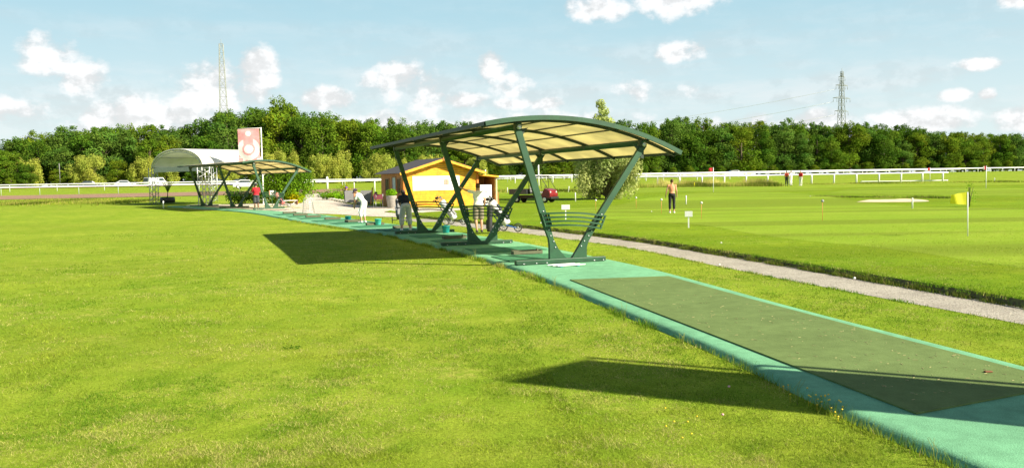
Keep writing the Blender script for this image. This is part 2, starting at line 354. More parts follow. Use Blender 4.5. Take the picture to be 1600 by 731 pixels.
def poly_sheet(name, pts, m, off, cat=None):
    P = [pix(*p, 0) for p in pts]; bm = bmesh.new(); n = len(P)
    c2 = smooth_curve([(p.x, p.y) for p in P]+[(P[0].x, P[0].y)], n*6)[:-1]
    vs = [bm.verts.new((p.x, p.y, G(p.y)+(off or 0))) for p in c2]
    f = bm.faces.new(vs); bmesh.ops.triangulate(bm, faces=[f]); bmesh.ops.subdivide_edges(bm, edges=bm.edges[:], cuts=2, use_grid_fill=True)
    for v in bm.verts: v.co.z = G(v.co.y)+(off if off is not None else LV(v.co.x, v.co.y)+.02)
    bmesh.ops.recalc_face_normals(bm, faces=bm.faces)
    me = bpy.data.meshes.new(name); bm.to_mesh(me); bm.free(); me.materials.append(m)
    o = bpy.data.objects.new(name, me); COL.objects.link(o); return struct(o)
poly_sheet('putting_green', [(830, 337), (960, 345), (1085, 352), (1160, 364), (1240, 376), (1400, 392), (1700, 432), (1800, 400), (1620, 330), (1400, 322), (1250, 303), (1130, 300), (1020, 309), (960, 322), (860, 329)], M_green, .036)
poly_sheet('putting_green', [(960, 303), (1080, 300), (1240, 299), (1300, 296), (1180, 292), (1040, 293), (970, 297)], M_green, .036)
poly_sheet('putting_green', [(1290, 303), (1500, 306), (1700, 307), (1700, 297), (1500, 294), (1350, 295)], M_green, .037)
poly_sheet('plaza', [(285, 324), (330, 327), (380, 328.5), (440, 329.5), (470, 332.5), (520, 333), (575, 336.5), (640, 338), (660, 333), (740, 327), (640, 325.5), (560, 321), (525, 315), (509, 309), (512, 302.5), (480, 302.5), (478, 310), (465, 317), (370, 318), (300, 319)], M_plaza, None)
poly_sheet('bunker', [(1338, 316.5), (1380, 317), (1448, 316), (1440, 313), (1410, 311.5), (1385, 313.5), (1360, 313)], M_sand, .045)
# race track: long curved band of brown dirt
TK = smooth_curve([(-230, 84), (-140, 90), (-60, 93), (0, 107), (40, 134), (110, 158), (260, 175)], 80)
TK2 = smooth_curve([(-230, 100), (-140, 107), (-62, 113), (-6, 128), (40, 160), (110, 196), (260, 225)], 80)
sheet('race_track', TK, TK2, -.03, M_dirt, (0, .5, 1))
# ------------------------------------------------------------------ covered tee shelters
def arc_pts(n=24, x0=-2.004, z0=3.085, x1=2.794, z1=2.443, sag=.40):
    out = []
    for i in range(n+1):
        t = i/n; s_ = 4*t*(1-t); c = Vector((x0+(x1-x0)*t, z0+(z1-z0)*t)); d = Vector((x1-x0, z1-z0)).normalized(); nn = Vector((-d.y, d.x))
        c += nn*sag*s_; out.append((c.x, c.y))
    return out
ARC = arc_pts()
SP = 6.118; OV = .287
def roof_h(x):
    for a, b in zip(ARC, ARC[1:]):
        if a[0] <= x <= b[0]: return a[1]+(b[1]-a[1])*(x-a[0])/(b[0]-a[0])
BOLT = []
def bolt(p, rx, par):
    if not BOLT: o = MB().lathe([(.018, -.01), (.018, .012), (0, .018)], 8).build('bolt', M_steel); BOLT.append(o)
    else: o = BOLT[0].copy(); COL.objects.link(o)
    o.parent = par; o.location = p; o.rotation_euler = (rx, 0, 0)
def make_shelter(label, loc, rz):
    t = thing('range_shelter', label, 'shelter', loc, rz, 'arched shelters over the driving range tees')
    ax, az_ = Vector((1, 0, 0)), Vector((0, 0, 1))
    for k in range(3):
        y = k*SP
        mb = MB(); mb.box((-.17, y, .055), (2.2, .13, .09), None, .012)
        mb.box((-.17, y-.085, .016), (2.16, .05, .012)); mb.box((-.17, y+.085, .016), (2.16, .05, .012))
        br = mb.build('base_rail', M_frame, t)
        for bx in (-1.1, -.8, -.55, .62, .85): bolt((bx, y-.085, .022), 0, br)
        for sgn, top, pts in (
            (-1, (-1.164, 3.0), [(-.455, .10), (-.455, .42), (-.475, .56), (-.61, .9), (-1.235, 2.96), (-1.10, 3.0), (-.46, .92), (-.36, .55), (-.25, .33), (-.05, .10)]),
            (1, (1.928, 2.62), [(.455, .10), (.455, .32), (.50, .46), (.73, .82), (1.995, 2.58), (1.875, 2.64), (.575, .84), (.36, .50), (.23, .30), (.09, .10)])):
            mb = MB(); mb.prism(pts, (0, y, 0), ax, az_, .10)
            lg = mb.build('leg', M_frame, t)
            a = Vector((pts[1][0]*.5+pts[8][0]*.5, 0, .36)); b = Vector(((pts[4][0]+pts[5][0])/2, 0, (pts[4][1]+pts[5][1])/2))
            for q in (.0, .05, .10, .15, .24, .275, .31):
                p = a.lerp(b, q)
                if q < .06: p = Vector((p.x+(.03 if sgn < 0 else -.03), 0, p.z))
                bolt((p.x, y-.05, p.z), math.pi/2, lg)
            # curved haunch and clamp at the head
            mb = MB(); hx, hz = top
            mb.box((hx, y, hz+.06), (.15, .16, .2), None, .02)
            mb.prism([(hx-.05*sgn, hz-.28), (hx+.02*sgn, hz-.3), (hx+.02*sgn, hz-.02), (hx-.24*sgn, hz+.02), (hx-.15*sgn, hz-.06)], (0, y, 0), ax, az_, .06)
            hd = mb.build('leg_head', M_frame_d, t)
            mb = MB(); mb.lathe([(0, -.13), (.05, -.13), (.055, -.10), (.055, .10), (.05, .13), (0, .13)], 14, (hx, y, hz+.03), Matrix.Rotation(math.pi/2, 3, 'X')); mb.build('bolt_cap', M_steel, hd)
        # lean rail: four bowed bars between the legs
        mb = MB()
        for j, z in enumerate((1.12, 1.03, .94, .85)):
            xl, xr = -.66+.03*j, .92-.05*j
            P = [Vector((xl+(xr-xl)*u, y-.085-.16*math.sin(math.pi*u), z+.05*math.sin(math.pi*u)-.10*u)) for u in [i/14 for i in range(15)]]
            for a, b in zip(P, P[1:]): mb.beam(a, b+(b-a)*.02, .035, .036)
        mb.beam((-.66, y-.08, 1.14), (-.56, y-.08, .83), .03, .05, (0, 1, 0)); mb.beam((.92, y-.08, 1.04), (.78, y-.08, .73), .03, .05, (0, 1, 0))
        mb.beam((-.50, y-.075, 1.14), (-.42, y-.075, .83), .03, .05, (0, 1, 0)); mb.beam((.80, y-.075, 1.06), (.66, y-.075, .75), .03, .05, (0, 1, 0))
        mb.build('lean_rail', M_frame, t)
    for hx, hz in ((-1.164, 3.03), (1.928, 2.66)):
        mb = MB(); mb.tube([(hx, -.12, hz+.02), (hx, 2*SP+.12, hz+.02)], .062, 14); mb.build('beam', M_frame, t)
    for k in range(5):
        y = k*SP/2
        if True:
            mb = MB()
            for a, b in zip(ARC, ARC[1:]): mb.beam((a[0], y, a[1]-.045), (b[0], y, b[1]-.045), .055, .07, (0, 0, 1))
            for hx, hz in ((-1.164, 3.03), (1.928, 2.66)):
                zt = roof_h(hx)-.07; mb.box((hx, y, (zt+hz)/2), (.12, .14, max(.1, zt-hz)), None, .01)
            mb.build('rib', M_frame_d, t)
    for y, o_ in ((-OV, -1), (2*SP+OV, 1)):
        mb = MB()
        for a, b in zip(ARC, ARC[1:]): mb.beam((a[0], y, a[1]), (b[0], y, b[1]), .05, .10)
        mb.build('rim', M_frame, t)
    for i in (0, 4, 8, 12, 16, 20, 24):
        x, z = ARC[i]
        mb = MB(); e = i in (0, 24)
        mb.beam((x, -OV+.03, z-(.0 if e else .018)), (x, 2*SP+OV-.03, z-(.0 if e else .018)), .05 if e else .035, .085 if e else .03); mb.build('edge_beam' if e else 'purlin', M_frame_d, t)
    mb = MB(); n = len(ARC)
    Y = [-OV+.02+(2*SP+2*OV-.04)*i/20 for i in range(21)]
    for zz in (.004, .016):
        mb.add([(x, y, z+zz) for y in Y for x, z in ARC], [(j*n+i, j*n+i+1, (j+1)*n+i+1, (j+1)*n+i) for j in range(20) for i in range(n-1)], True)
    mb.build('roof_panel', M_panel, t)
    return t
ANG_A, ANG_B = R(20.33), R(39.5)
sh = make_shelter('large arched green shelter on V shaped legs at the near end of the tees', (1.252, 18.78, .004), ANG_A)
shb = copy_tree(sh); shb.location = (-16.0, 55.6, G(58)+.03); shb.rotation_euler.z = ANG_B
shb['label'] = 'distant arched shelter beside the white tent and tall banner'
dA = Vector((-math.sin(ANG_A), math.cos(ANG_A), 0)); nA = Vector((math.cos(ANG_A), math.sin(ANG_A), 0)); oA = Vector((1.252, 18.78, 0))
# ------------------------------------------------------------------ mats, trays, buckets on the pad
def quad_slab(name, P, m, th=.012, z=.0):
    mb = MB(); mb.prism([(p[0], p[1]) for p in P], (0, 0, z+th/2), (1, 0, 0), (0, 1, 0), th); return mb.build(name, m)
big = quad_slab('driving_mat', [(1.07, 15.5), (2.97, 15.8), (3.66, 12.65), (4.47, 9.3), (4.97, 7.3), (3.17, 6.47)], M_matdk, .014, .002)
tag(big, 'long worn olive turf mat lying on the near end of the teal pad', 'mat')
TR = [(.37, 21.07), (-1.87, 26.99), (-4.4, 33.5), (-5.95, 36.2), (-7.44, 39.1), (-9.01, 41.9), (-10.63, 44.6), (-11.94, 47.1), (-13.3, 49.9)]
def centre_dir(p):
    i = min(range(90), key=lambda k: ((LA[k]+RA[k])/2-p).length); i = max(1, min(88, i))
    d = ((LA[i+1]+RA[i+1])-(LA[i-1]+RA[i-1])).normalized(); return d, (LA[i]+RA[i])/2
tray_lab = ['olive plastic ball tray nearest the front shelter leg', 'dark ball tray between the second and third shelter frames', 'ball tray by the feet of the golfer in the black shirt',
  'ball tray beside the pale teal bucket', 'ball tray beside the golfer dressed all in white', 'first empty ball tray left of the dark teal bucket', 'second empty ball tray left of the dark teal bucket', 'third empty ball tray left of the dark teal bucket', 'farthest ball tray, near the wire ball holder']
mb = MB(); mb.box((0, 0, .012), (.78, .2, .02), None, .005); mb.box((0, .095, .055), (.78, .02, .09)); mb.box((0, -.095, .045), (.78, .02, .07)); mb.box((-.38, 0, .05), (.02, .17, .085)); mb.box((.38, 0, .05), (.02, .17, .085))
mb.prism([(-.1, .0), (.1, 0), (.1, .11)], (.30, 0, .02), (0, 1, 0), (0, 0, 1), .02)
M_tray = mat('olive_plastic', (.09, .095, .05), .7)
tr0 = None
k = 0
for i, (x, y) in enumerate(TR):
    d, c = centre_dir(Vector((x, y))); rz = math.atan2(-d.x, d.y)
    if tr0 is None: o = tr0 = mb.build('ball_tray', M_tray)
    else: o = tr0.copy(); COL.objects.link(o)
    o.location = (x, y, G(y)+.004); o.rotation_euler = (0, 0, rz); tag(o, tray_lab[i], 'ball tray', 'ball trays along the tee line')
mb = MB(); mb.box((0, 0, .008), (1.9, 1.35, .013), None, .004); m0 = None
for i, (x, y, s_, off) in enumerate([(.37, 21.07, -1.0, -.1), (.37, 21.07, 1.55, 0), (-1.87, 26.99, -1.1, 0), (-1.87, 26.99, 1.5, 0)]+[(TR[j][0], TR[j][1], (-1.1), .1) for j in range(2, 9)]):
    d, c = centre_dir(Vector((x, y))); rz = math.atan2(-d.x, d.y)
    if m0 is None: o = m0 = mb.build('tee_mat', M_mat2)
    else: o = m0.copy(); COL.objects.link(o)
    q = c+d*(s_+(Vector((x, y))-c).dot(d)); o.location = (q.x+off, q.y, G(q.y)+.003); o.rotation_euler = (0, 0, rz)
    lab = ['lit green tee mat just in front of the nearest ball tray', 'shaded green tee mat just behind the nearest ball tray', 'green tee mat at the foot of the middle shelter frame', 'green tee mat between the middle and rear shelter frames',
           'green tee mat in front of the golfer in black shirt', 'green tee mat in front of the pale teal bucket', 'green tee mat under the golfer dressed in white', 'first empty green tee mat left of the dark teal bucket', 'second empty green tee mat left of the dark teal bucket', 'third empty green tee mat left of the dark teal bucket', 'farthest green tee mat, near the wire ball holder'][i]
    tag(o, lab, 'mat', 'green tee mats on the pad')
def bucket(px, py, label, m):
    t = thing('ball_bucket', label, 'bucket', pix(px, py), 0, 'teal ball buckets')
    mb = MB(); mb.lathe([(0, .004), (.10, .004), (.115, .02), (.145, .25), (.155, .255), (.155, .27), (.138, .27), (.105, .03), (0, .03)], 20); mb.build('shell', m, t)
    mb = MB(); mb.tube([(-.15+.0*u, 0, 0) for u in (0,)]+[(.15*math.cos(a), .05*math.sin(a), .25-.10*math.sin(a)) for a in [math.pi*i/10 for i in range(10, -1, -1)]][1:], .005, 6); mb.build('handle', M_steel, t)
bucket(544, 346.5, 'dark teal ball bucket standing next to the white-dressed golfer', mat('teal_plastic', (.01, .22, .22), .4))
bucket(591, 351.5, 'pale teal ball bucket between the two bent golfers', mat('pale_teal_plastic', (.06, .42, .36), .5))
bucket(697, 364, 'teal ball bucket beside the rear leg of the near shelter', MATS['teal_plastic'])
# loose white slats in front of the near frame
t = thing('slat_rack', 'low rack of three white slats lying before the nearest shelter frame', 'rack', pix(884, 415.5), ANG_A+.1)
for j in range(3):
    mb = MB(); mb.box((.05*j-.05, -.14*j+.12, .03), (.68, .045, .018), None, .004); mb.build('slat', M_white, t)
mb = MB(); mb.box((-.22, 0, .012), (.05, .42, .02)); mb.box((.2, 0, .012), (.05, .42, .02)); mb.build('runner', MATS['teal_plastic'], t)
# wire ball holder
def wire_holder(px, py, label):
    t = thing('ball_holder', label, 'ball holder', pix(px, py), .3)
    mb = MB()
    for s_ in (-1, 1):
        mb.tube([(-.34, s_*.13, 0), (-.24, s_*.11, .85), (-.12, s_*.1, .95), (.12, s_*.1, .95), (.22, s_*.11, .85), (.34, s_*.13, 0)], .014, 6)
    for j in range(7):
        z = .12+j*.12; xx = .34-.1*z/.85
        for s_ in (-1, 1): mb.tube([(-xx, s_*.12, z), (xx, s_*.12, z)], .006, 5)
    for j in range(5): mb.tube([(-.22+.11*j, -.12, .1), (-.2+.1*j, -.1, .93)], .006, 5)
    mb.build('wire_frame', M_steel, t)
    mb = MB(); random.seed(3)
    for _ in range(26): mb.ball((random.uniform(-.2, .25), random.uniform(-.09, .09), random.uniform(.03, .16)), .022, 7, 5)
    b = mb.build('golf_balls', M_white, t)
wire_holder(482, 333, 'tall wire basket holding white balls on the gravel by the tees')
# ------------------------------------------------------------------ people
def capsule(mb, a, b, ra, rb, n=7, seg=12, sq=1.):
    a, b = Vector(a), Vector(b); mb.tube([a.lerp(b, i/n) for i in range(n+1)], [ra+(rb-ra)*i/n for i in range(n+1)], seg, True); mb.ball(a, ra, seg, 8); mb.ball(b, rb, seg, 8)
def remesh(mb, name, m, parent, vox, sm=2):
    me = bpy.data.meshes.new(name); me.from_pydata(mb.v, [], mb.f)
    o = bpy.data.objects.new('tmp', me); COL.objects.link(o)
    md = o.modifiers.new('r', 'REMESH'); md.mode = 'VOXEL'; md.voxel_size = vox
    if sm: ms = o.modifiers.new('s', 'SMOOTH'); ms.iterations = sm; ms.factor = .5
    dg = bpy.context.evaluated_depsgraph_get(); dg.update()
    me2 = bpy.data.meshes.new_from_object(o.evaluated_get(dg)); bpy.data.objects.remove(o)
    me2.name = name; me2.materials.clear(); me2.materials.append(m)
    me2.polygons.foreach_set('use_smooth', [True]*len(me2.polygons))
    o = bpy.data.objects.new(name, me2); COL.objects.link(o); o.parent = parent
    return o
M_skin = mat('skin', (.50, .27, .17), .55, nscale=20, var=.06)
M_eye = mat('eye', (.03, .02, .02), .2)
def hand(mb, wrist, d, thumbdir, s=1., curl=.4):
    d = Vector(d).normalized(); td = Vector(thumbdir); td = (td-d*td.dot(d)).normalized(); pn = d.cross(td).normalized()
    w_ = Vector(wrist); palm = w_+d*.085*s
    for o_ in (-.028, -.009, .01, .028): capsule(mb, w_+d*.012+td*o_*.7, palm+td*o_, .017*s, .0145*s, 3, 8)
    for o_, L in ((.03, .072), (.01, .08), (-.010, .074), (-.028, .058)):
        a = palm+td*o_; c1 = (d*math.cos(curl)+pn*math.sin(curl)); c2 = (d*math.cos(curl*2.2)+pn*math.sin(curl*2.2))
        m_ = a+c1*L*.5*s; capsule(mb, a, m_, .0098*s, .009*s, 3, 8); capsule(mb, m_, m_+c2*L*.5*s, .009*s, .0078*s, 3, 8)
    a = w_+d*.03+td*.03; b = a+(d*.55+td*.75).normalized()*.04*s; capsule(mb, a, b, .0125*s, .0105*s, 3, 8); capsule(mb, b, b+(d*.85+td*.3+pn*.3).normalized()*.032*s, .0105*s, .0088*s, 3, 8)
def person(label, loc, rz, J, cloth, hair='short', vox=.011, H=1.72, build=1., cat='person', group=None):
    """J: joints in metres in the body's frame (x right, y forward, z up) for a 1.72 m figure"""
    t = thing('person', label, cat, loc, rz, group); s = H/1.72
    J = {k: Vector(v)*s for k, v in J.items()}; bw = build*s
    hips, chest, neck, head = J['hips'], J['chest'], J['neck'], J['head']
    upv = (chest-hips).normalized(); side = (J['shR']-J['shL']).normalized()
    def ell(mb, c, rx, ry, rz_, ax=None):
        a = ax or upv; sd_ = (side-a*side.dot(a)).normalized(); fr = a.cross(sd_)*1.0
        vs = []; seg, rings = 14, 9
        for i in range(rings+1):
            th = math.pi*i/rings
            for k in range(seg):
                p = 2*math.pi*k/seg; vs.append(c+sd_*rx*math.sin(th)*math.cos(p)+fr*ry*math.sin(th)*math.sin(p)+a*rz_*math.cos(th))
        mb.add(vs, [(i*seg+k, (i+1)*seg+k, (i+1)*seg+(k+1) % seg, i*seg+(k+1) % seg) for i in range(rings) for k in range(seg)])
    def torso(mb, e=0., lo=0., hi=1.):
        for i in range(13):
            u = i/12
            if u < lo or u > hi: continue
            c = hips.lerp(chest+(chest-hips)*.28, u)
            prof = [(.165, .115), (.17, .118), (.155, .11), (.14, .10), (.135, .098), (.142, .10), (.155, .108), (.165, .114), (.172, .115), (.175, .112), (.17, .105), (.15, .095), (.11, .08)][i]
            ell(mb, c, (prof[0])*bw+e, prof[1]*bw+e, .07*s+e)
    def arms(mb, e=0., part=(0, 1), hands=True):
        for q in 'LR':
            sh_, el_, wr = J['sh'+q], J['el'+q], J['wr'+q]
            capsule(mb, chest+(sh_-chest)*.55+upv*.03, sh_, .055*bw+e, .052*bw+e)
            capsule(mb, sh_, el_ if part[1] >= .5 else sh_.lerp(el_, part[1]*2), .050*bw+e, .038*bw+e+(.010 if part[1] < .5 else 0))
            if part[1] > .5: capsule(mb, el_, el_.lerp(wr, (part[1]-.5)*2), .038*bw+e, .026*s+e)
            if hands and part[1] == 1:
                d = J.get('hd'+q, (wr-el_)); d = Vector(d).normalized(); hand(mb, wr, d, side*(1 if q == 'L' else -1)*.3+Vector((0, 1, 0)), s)
    def legs(mb, e=0., upto=1., flare=0.):
        for q in 'LR':
            hp, kn, an = J['hp'+q], J['kn'+q], J['an'+q]
            capsule(mb, hp, kn if upto >= .5 else hp.lerp(kn, upto*2), .088*bw+e, (.058 if upto >= .5 else .068)*bw+e+flare)
            if upto > .5:
                tt = (upto-.5)*2
                m_ = kn.lerp(an, .3); m_ = m_+Vector((0, -.012, 0))
                capsule(mb, kn, m_ if tt > .3 else kn.lerp(an, tt), .056*bw+e+flare*.5, .056*bw+e+flare)
                if tt > .3: capsule(mb, m_, kn.lerp(an, tt), .056*bw+e+flare, (.036+(.018*(1-tt)))*bw+e+flare)
    # body, one surface
    mb = MB(); torso(mb); arms(mb); legs(mb); ell(mb, hips-upv*.02, .165*bw, .125*bw, .10*s)
    capsule(mb, neck-upv*.05, neck.lerp(head, .55), .056*s, .05*s)
    hd = (head-neck).normalized(); face = Vector(J['face'] if 'face' in J else (0, 1, 0)).normalized(); face = (face-hd*face.dot(hd)).normalized(); hs = face.cross(hd).normalized()
    def hel(mb, c, r):
        vs = []; seg, rings = 16, 11
        for i in range(rings+1):
            th = math.pi*i/rings
            for k in range(seg):
                p = 2*math.pi*k/seg; vs.append(c+hs*r[0]*math.sin(th)*math.cos(p)+face*r[1]*math.sin(th)*math.sin(p)+hd*r[2]*math.cos(th))
        mb.add(vs, [(i*seg+k, (i+1)*seg+k, (i+1)*seg+(k+1) % seg, i*seg+(k+1) % seg) for i in range(rings) for k in range(seg)])
    hc = head
    hel(mb, hc, (.074*s, .092*s, .105*s)); hel(mb, hc-hd*.055*s+face*.025*s, (.055*s, .062*s, .062*s))
    hel(mb, hc+face*.094*s-hd*.012*s, (.013*s, .02*s, .026*s)); hel(mb, hc+face*.082*s-hd*.055*s, (.025*s, .012*s, .009*s))
    for q in (-1, 1): hel(mb, hc+hs*q*.076*s-hd*.005*s, (.012*s, .022*s, .032*s))
    for q in 'LR':
        an = J['an'+q]; fd = Vector(J.get('ft'+q, (0, 1, 0))).normalized(); capsule(mb, an, an-Vector((0, 0, .03)), .036*s, .036*s); capsule(mb, an+Vector((0, 0, -.045)), an+fd*.13+Vector((0, 0, -.055)), .036*s, .03*s)
    remesh(mb, 'body', M_skin, t, vox)
    mb = MB()
    for q in (-1, 1): mb.ball(hc+face*.083*s+hs*q*.03*s+hd*.012*s, .011*s, 8, 6)
    mb.build('eyes', M_eye, t)
    mb = MB()
    if hair != 'none':
        hel(mb, hc-face*.012*s+hd*.018*s, (.084*s, .096*s, .104*s))
        if hair == 'bun': hel(mb, hc-face*.11*s+hd*.05*s, (.038*s,)*3)
        if hair == 'long': hel(mb, hc-face*.045*s-hd*.05*s, (.075*s, .055*s, .11*s))
        cut = MB(); cut.v = mb.v; cut.f = mb.f
        o = remesh(mb, 'hair', cloth['hair'], t, .010)
        bm = bmesh.new(); bm.from_mesh(o.data)      # open the face side
        dele = [v for v in bm.verts if (v.co-hc).dot(face) > .035*s and (v.co-hc).dot(hd) < .055*s]
        bmesh.ops.delete(bm, geom=dele, context='VERTS'); bm.to_mesh(o.data); bm.free()
    if 'cap' in cloth:
        mb = MB(); hel(mb, hc+hd*.045*s-face*.004*s, (.09*s, .104*s, .082*s)); hel(mb, hc+hd*.038*s+face*.125*s, (.062*s, .065*s, .012*s)); remesh(mb, 'cap', cloth['cap'], t, .010)
    mb = MB(); torso(mb, .016, .0 if cloth.get('untucked') else .12, 1); arms(mb, .014, (0, cloth.get('sleeve', .32)), False); capsule(mb, chest+upv*.06, neck-upv*.035, .075*s, .066*s)
    remesh(mb, 'shirt', cloth['shirt'], t, vox)
    mb = MB(); torso(mb, .012, 0, .22); legs(mb, .018, cloth.get('leg', .8), cloth.get('flare', .0)); ell(mb, hips-upv*.02, .165*bw+.018, .125*bw+.022, .10*s)
    remesh(mb, 'trousers', cloth['legs'], t, vox)
    for q in 'LR':
        an = J['an'+q]; fd = Vector(J.get('ft'+q, (0, 1, 0))).normalized(); mb = MB()
        capsule(mb, an+Vector((0, 0, -.035)), an+Vector((0, 0, -.045)), .047*s, .045*s); capsule(mb, an+fd*-.03+Vector((0, 0, -.052)), an+fd*.15+Vector((0, 0, -.058)), .044*s, .036*s)
        o = remesh(mb, 'shoe', cloth['shoes'], t, .010)
        for v in o.data.vertices: v.co.z = max(v.co.z, .0)
    return t
STAND = dict(hips=(0, 0, .95), chest=(0, .0, 1.30), neck=(0, .0, 1.45), head=(0, .015, 1.615), shL=(-.175, 0, 1.40), shR=(.175, 0, 1.40), elL=(-.235, -.02, 1.12), elR=(.235, -.02, 1.12), wrL=(-.27, .04, .88), wrR=(.27, .04, .88),
  hpL=(-.09, 0, .90), hpR=(.09, 0, .90), knL=(-.10, .015, .49), knR=(.10, .015, .49), anL=(-.11, -.02, .09), anR=(.11, -.02, .09))
def pose(**kw): d = dict(STAND); d.update(kw); return d
BENT = pose(hips=(0, -.12, .93), chest=(0, .10, 1.23), neck=(0, .21, 1.35), head=(0, .31, 1.46), face=(0, .75, -.65), shL=(-.17, .15, 1.29), shR=(.17, .15, 1.29), elL=(-.15, .28, 1.04), elR=(.15, .28, 1.04), wrL=(-.025, .40, .82), wrR=(.03, .40, .79),
  hdL=(.1, .1, -1), hdR=(-.1, .1, -1), hpL=(-.10, -.12, .88), hpR=(.10, -.12, .88), knL=(-.15, .0, .49), knR=(.15, .0, .49), anL=(-.17, -.06, .09), anR=(.17, -.06, .09))
def C(name, col, **k): return mat(name, col, .85, nscale=18, var=.1, **k)
brown, dark = C('brown_hair', (.10, .045, .02)), C('dark_hair', (.03, .02, .015))
def away(p, turn=0.): return -math.atan2(p.x, p.y)+turn     # facing away from the camera
p = pix(1050, 333, .03); person('woman in peach sleeveless top and black capri trousers standing on the putting green', p, away(p, .1), pose(wrL=(-.31, .03, .90), elL=(-.27, -.02, 1.13), wrR=(.25, .08, .90)), dict(shirt=C('peach_cloth', (.75, .30, .16)), legs=C('black_cloth', (.012, .012, .014)), shoes=C('white_shoes', (.75, .72, .68)), hair=brown, sleeve=.06, leg=.82), 'bun', H=1.70, build=.92)
p = pix(748, 363); rz = away(p, .15)
man = person('man in white t-shirt and khaki shorts leaning one hand on a shelter leg', p, rz, pose(shL=(-.18, .02, 1.42), elL=(-.42, .03, 1.49), wrL=(-.64, .02, 1.60), hdL=(-1, .1, .5), knL=(-.10, .02, .49), anL=(-.06, -.02, .09), wrR=(.24, .14, .98), elR=(.24, .0, 1.14)), dict(shirt=C('white_cotton', (.78, .78, .74)), legs=C('khaki_cloth', (.20, .17, .12)), shoes=C('dark_shoes', (.04, .04, .045)), hair=brown, untucked=True, leg=.46, flare=.02, sleeve=.3), H=1.76)
p = pix(634, 360, .0); person('golfer in black polo and pale grey capri trousers bent over the ball under the shelter', p, away(p, .25), BENT, dict(shirt=C('black_cloth', (.012, .012, .014)), legs=C('pale_grey_cloth', (.50, .50, .44)), shoes=C('white_shoes', (.75, .72, .68)), hair=dark, leg=.76, flare=.02), 'long', H=1.70, build=1.16)
p = pix(566, 348, .0); person('golfer in white shirt and white capri trousers with purple cap addressing the ball', p, away(p, 1.05), BENT, dict(shirt=C('white_cotton', (.78, .78, .74)), legs=C('white_trousers', (.8, .78, .72)), shoes=C('white_shoes', (.75, .72, .68)), hair=dark, cap=C('purple_cloth', (.04, .02, .10)), leg=.70, flare=.015), H=1.70, build=.95)
p = pix(401, 328, .0); person('man in red t-shirt and dark shorts standing under the distant shelter', p, away(p, .15), pose(hips=(0, -.02, .95), wrL=(-.12, .32, 1.0), elL=(-.25, .08, 1.13), elR=(.25, .08, 1.13), wrR=(.10, .32, 1.0), head=(0, .03, 1.61)), dict(shirt=C('red_cloth', (.42, .01, .02)), legs=C('charcoal_cloth', (.05, .055, .06)), shoes=C('white_shoes', (.75, .72, .68)), hair=dark, untucked=True, leg=.46, flare=.02, cap=C('dark_cap', (.02, .02, .03))), H=1.76, build=1.1)
SIT = pose(hips=(0, 0, .48), chest=(0, .0, .83), neck=(0, .02, .98), head=(0, .04, 1.14), shL=(-.18, .0, .93), shR=(.18, .0, .93), elL=(-.24, .08, .68), elR=(.24, .08, .68), wrL=(-.16, .30, .62), wrR=(.16, .30, .62), hpL=(-.10, .02, .46), hpR=(.10, .02, .46), knL=(-.12, .44, .49), knR=(.12, .44, .49), anL=(-.12, .46, .09), anR=(.12, .46, .09))
p = pix(541, 318.5, 0); person('seated person in dark clothes and purple cap beside the grey wicker chairs', p, away(p, -1.1), SIT, dict(shirt=C('black_cloth', (0, 0, 0)), legs=C('charcoal_cloth', (.05, .05, .05)), shoes=C('dark_shoes', (0, 0, 0)), hair=dark, cap=C('violet_cloth', (.13, .04, .30)), sleeve=.95, leg=.95), vox=.018, H=1.8, build=1.15)
t = thing('stool', 'dark stool under the seated person with purple cap', 'stool', p, away(p, -1.1))
mb = MB(); mb.lathe([(0, .38), (.19, .38), (.2, .36), (.19, .34), (0, .34)], 16); mb.build('seat', M_black, t)
for a in range(4):
    mb = MB(); c_, s_ = math.cos(a*1.57+.78), math.sin(a*1.57+.78); mb.tube([(c_*.12, s_*.12, .34), (c_*.19, s_*.19, 0)], .014, 6); mb.build('leg', M_black, t)
for px, py, lab, sh_, lg_, tw in ((1229, 289.5, 'distant person in orange-red top and dark trousers by the white rail', C('orange_cloth', (.60, .08, .04)), MATS['charcoal_cloth'], .4), (1251, 290, 'distant person in bright red top and white trousers by the white rail', C('bright_red_cloth', (.65, .015, .02)), MATS['white_trousers'], 2.6), (1236, 289.5, 'distant person dressed in white beside the orange-topped person', MATS['white_cotton'], MATS['white_trousers'], 1.)):
    p = pix(px, py, .03); person(lab, p, away(p, tw), STAND, dict(shirt=sh_, legs=lg_, shoes=MATS['white_shoes'], hair=brown, leg=.95, sleeve=.4), vox=.02, H=1.66)
def club(px, py, dx, dy, label, top=(0, 0, .85)):
    t = thing('golf_club', label, 'golf club', pix(px, py)); b = Vector((0, 0, .02)); a = Vector((dx, dy, .86))
    mb = MB(); mb.tube([b, a.lerp(b, .25)], [.006, .008], 6); mb.build('shaft', M_steel, t)
    mb = MB(); mb.tube([a.lerp(b, .25), a], [.013, .015], 8); mb.build('grip', M_rubber, t)
    mb = MB(); mb.box((b.x+.03, 0, .03), (.09, .03, .05), None, .01); mb.build('club_head', M_steel, t)
club(556, 346.5, .22, .02, 'golf club held by the golfer dressed all in white')
club(628, 357.5, .03, -.25, 'golf club held by the golfer in the black polo')
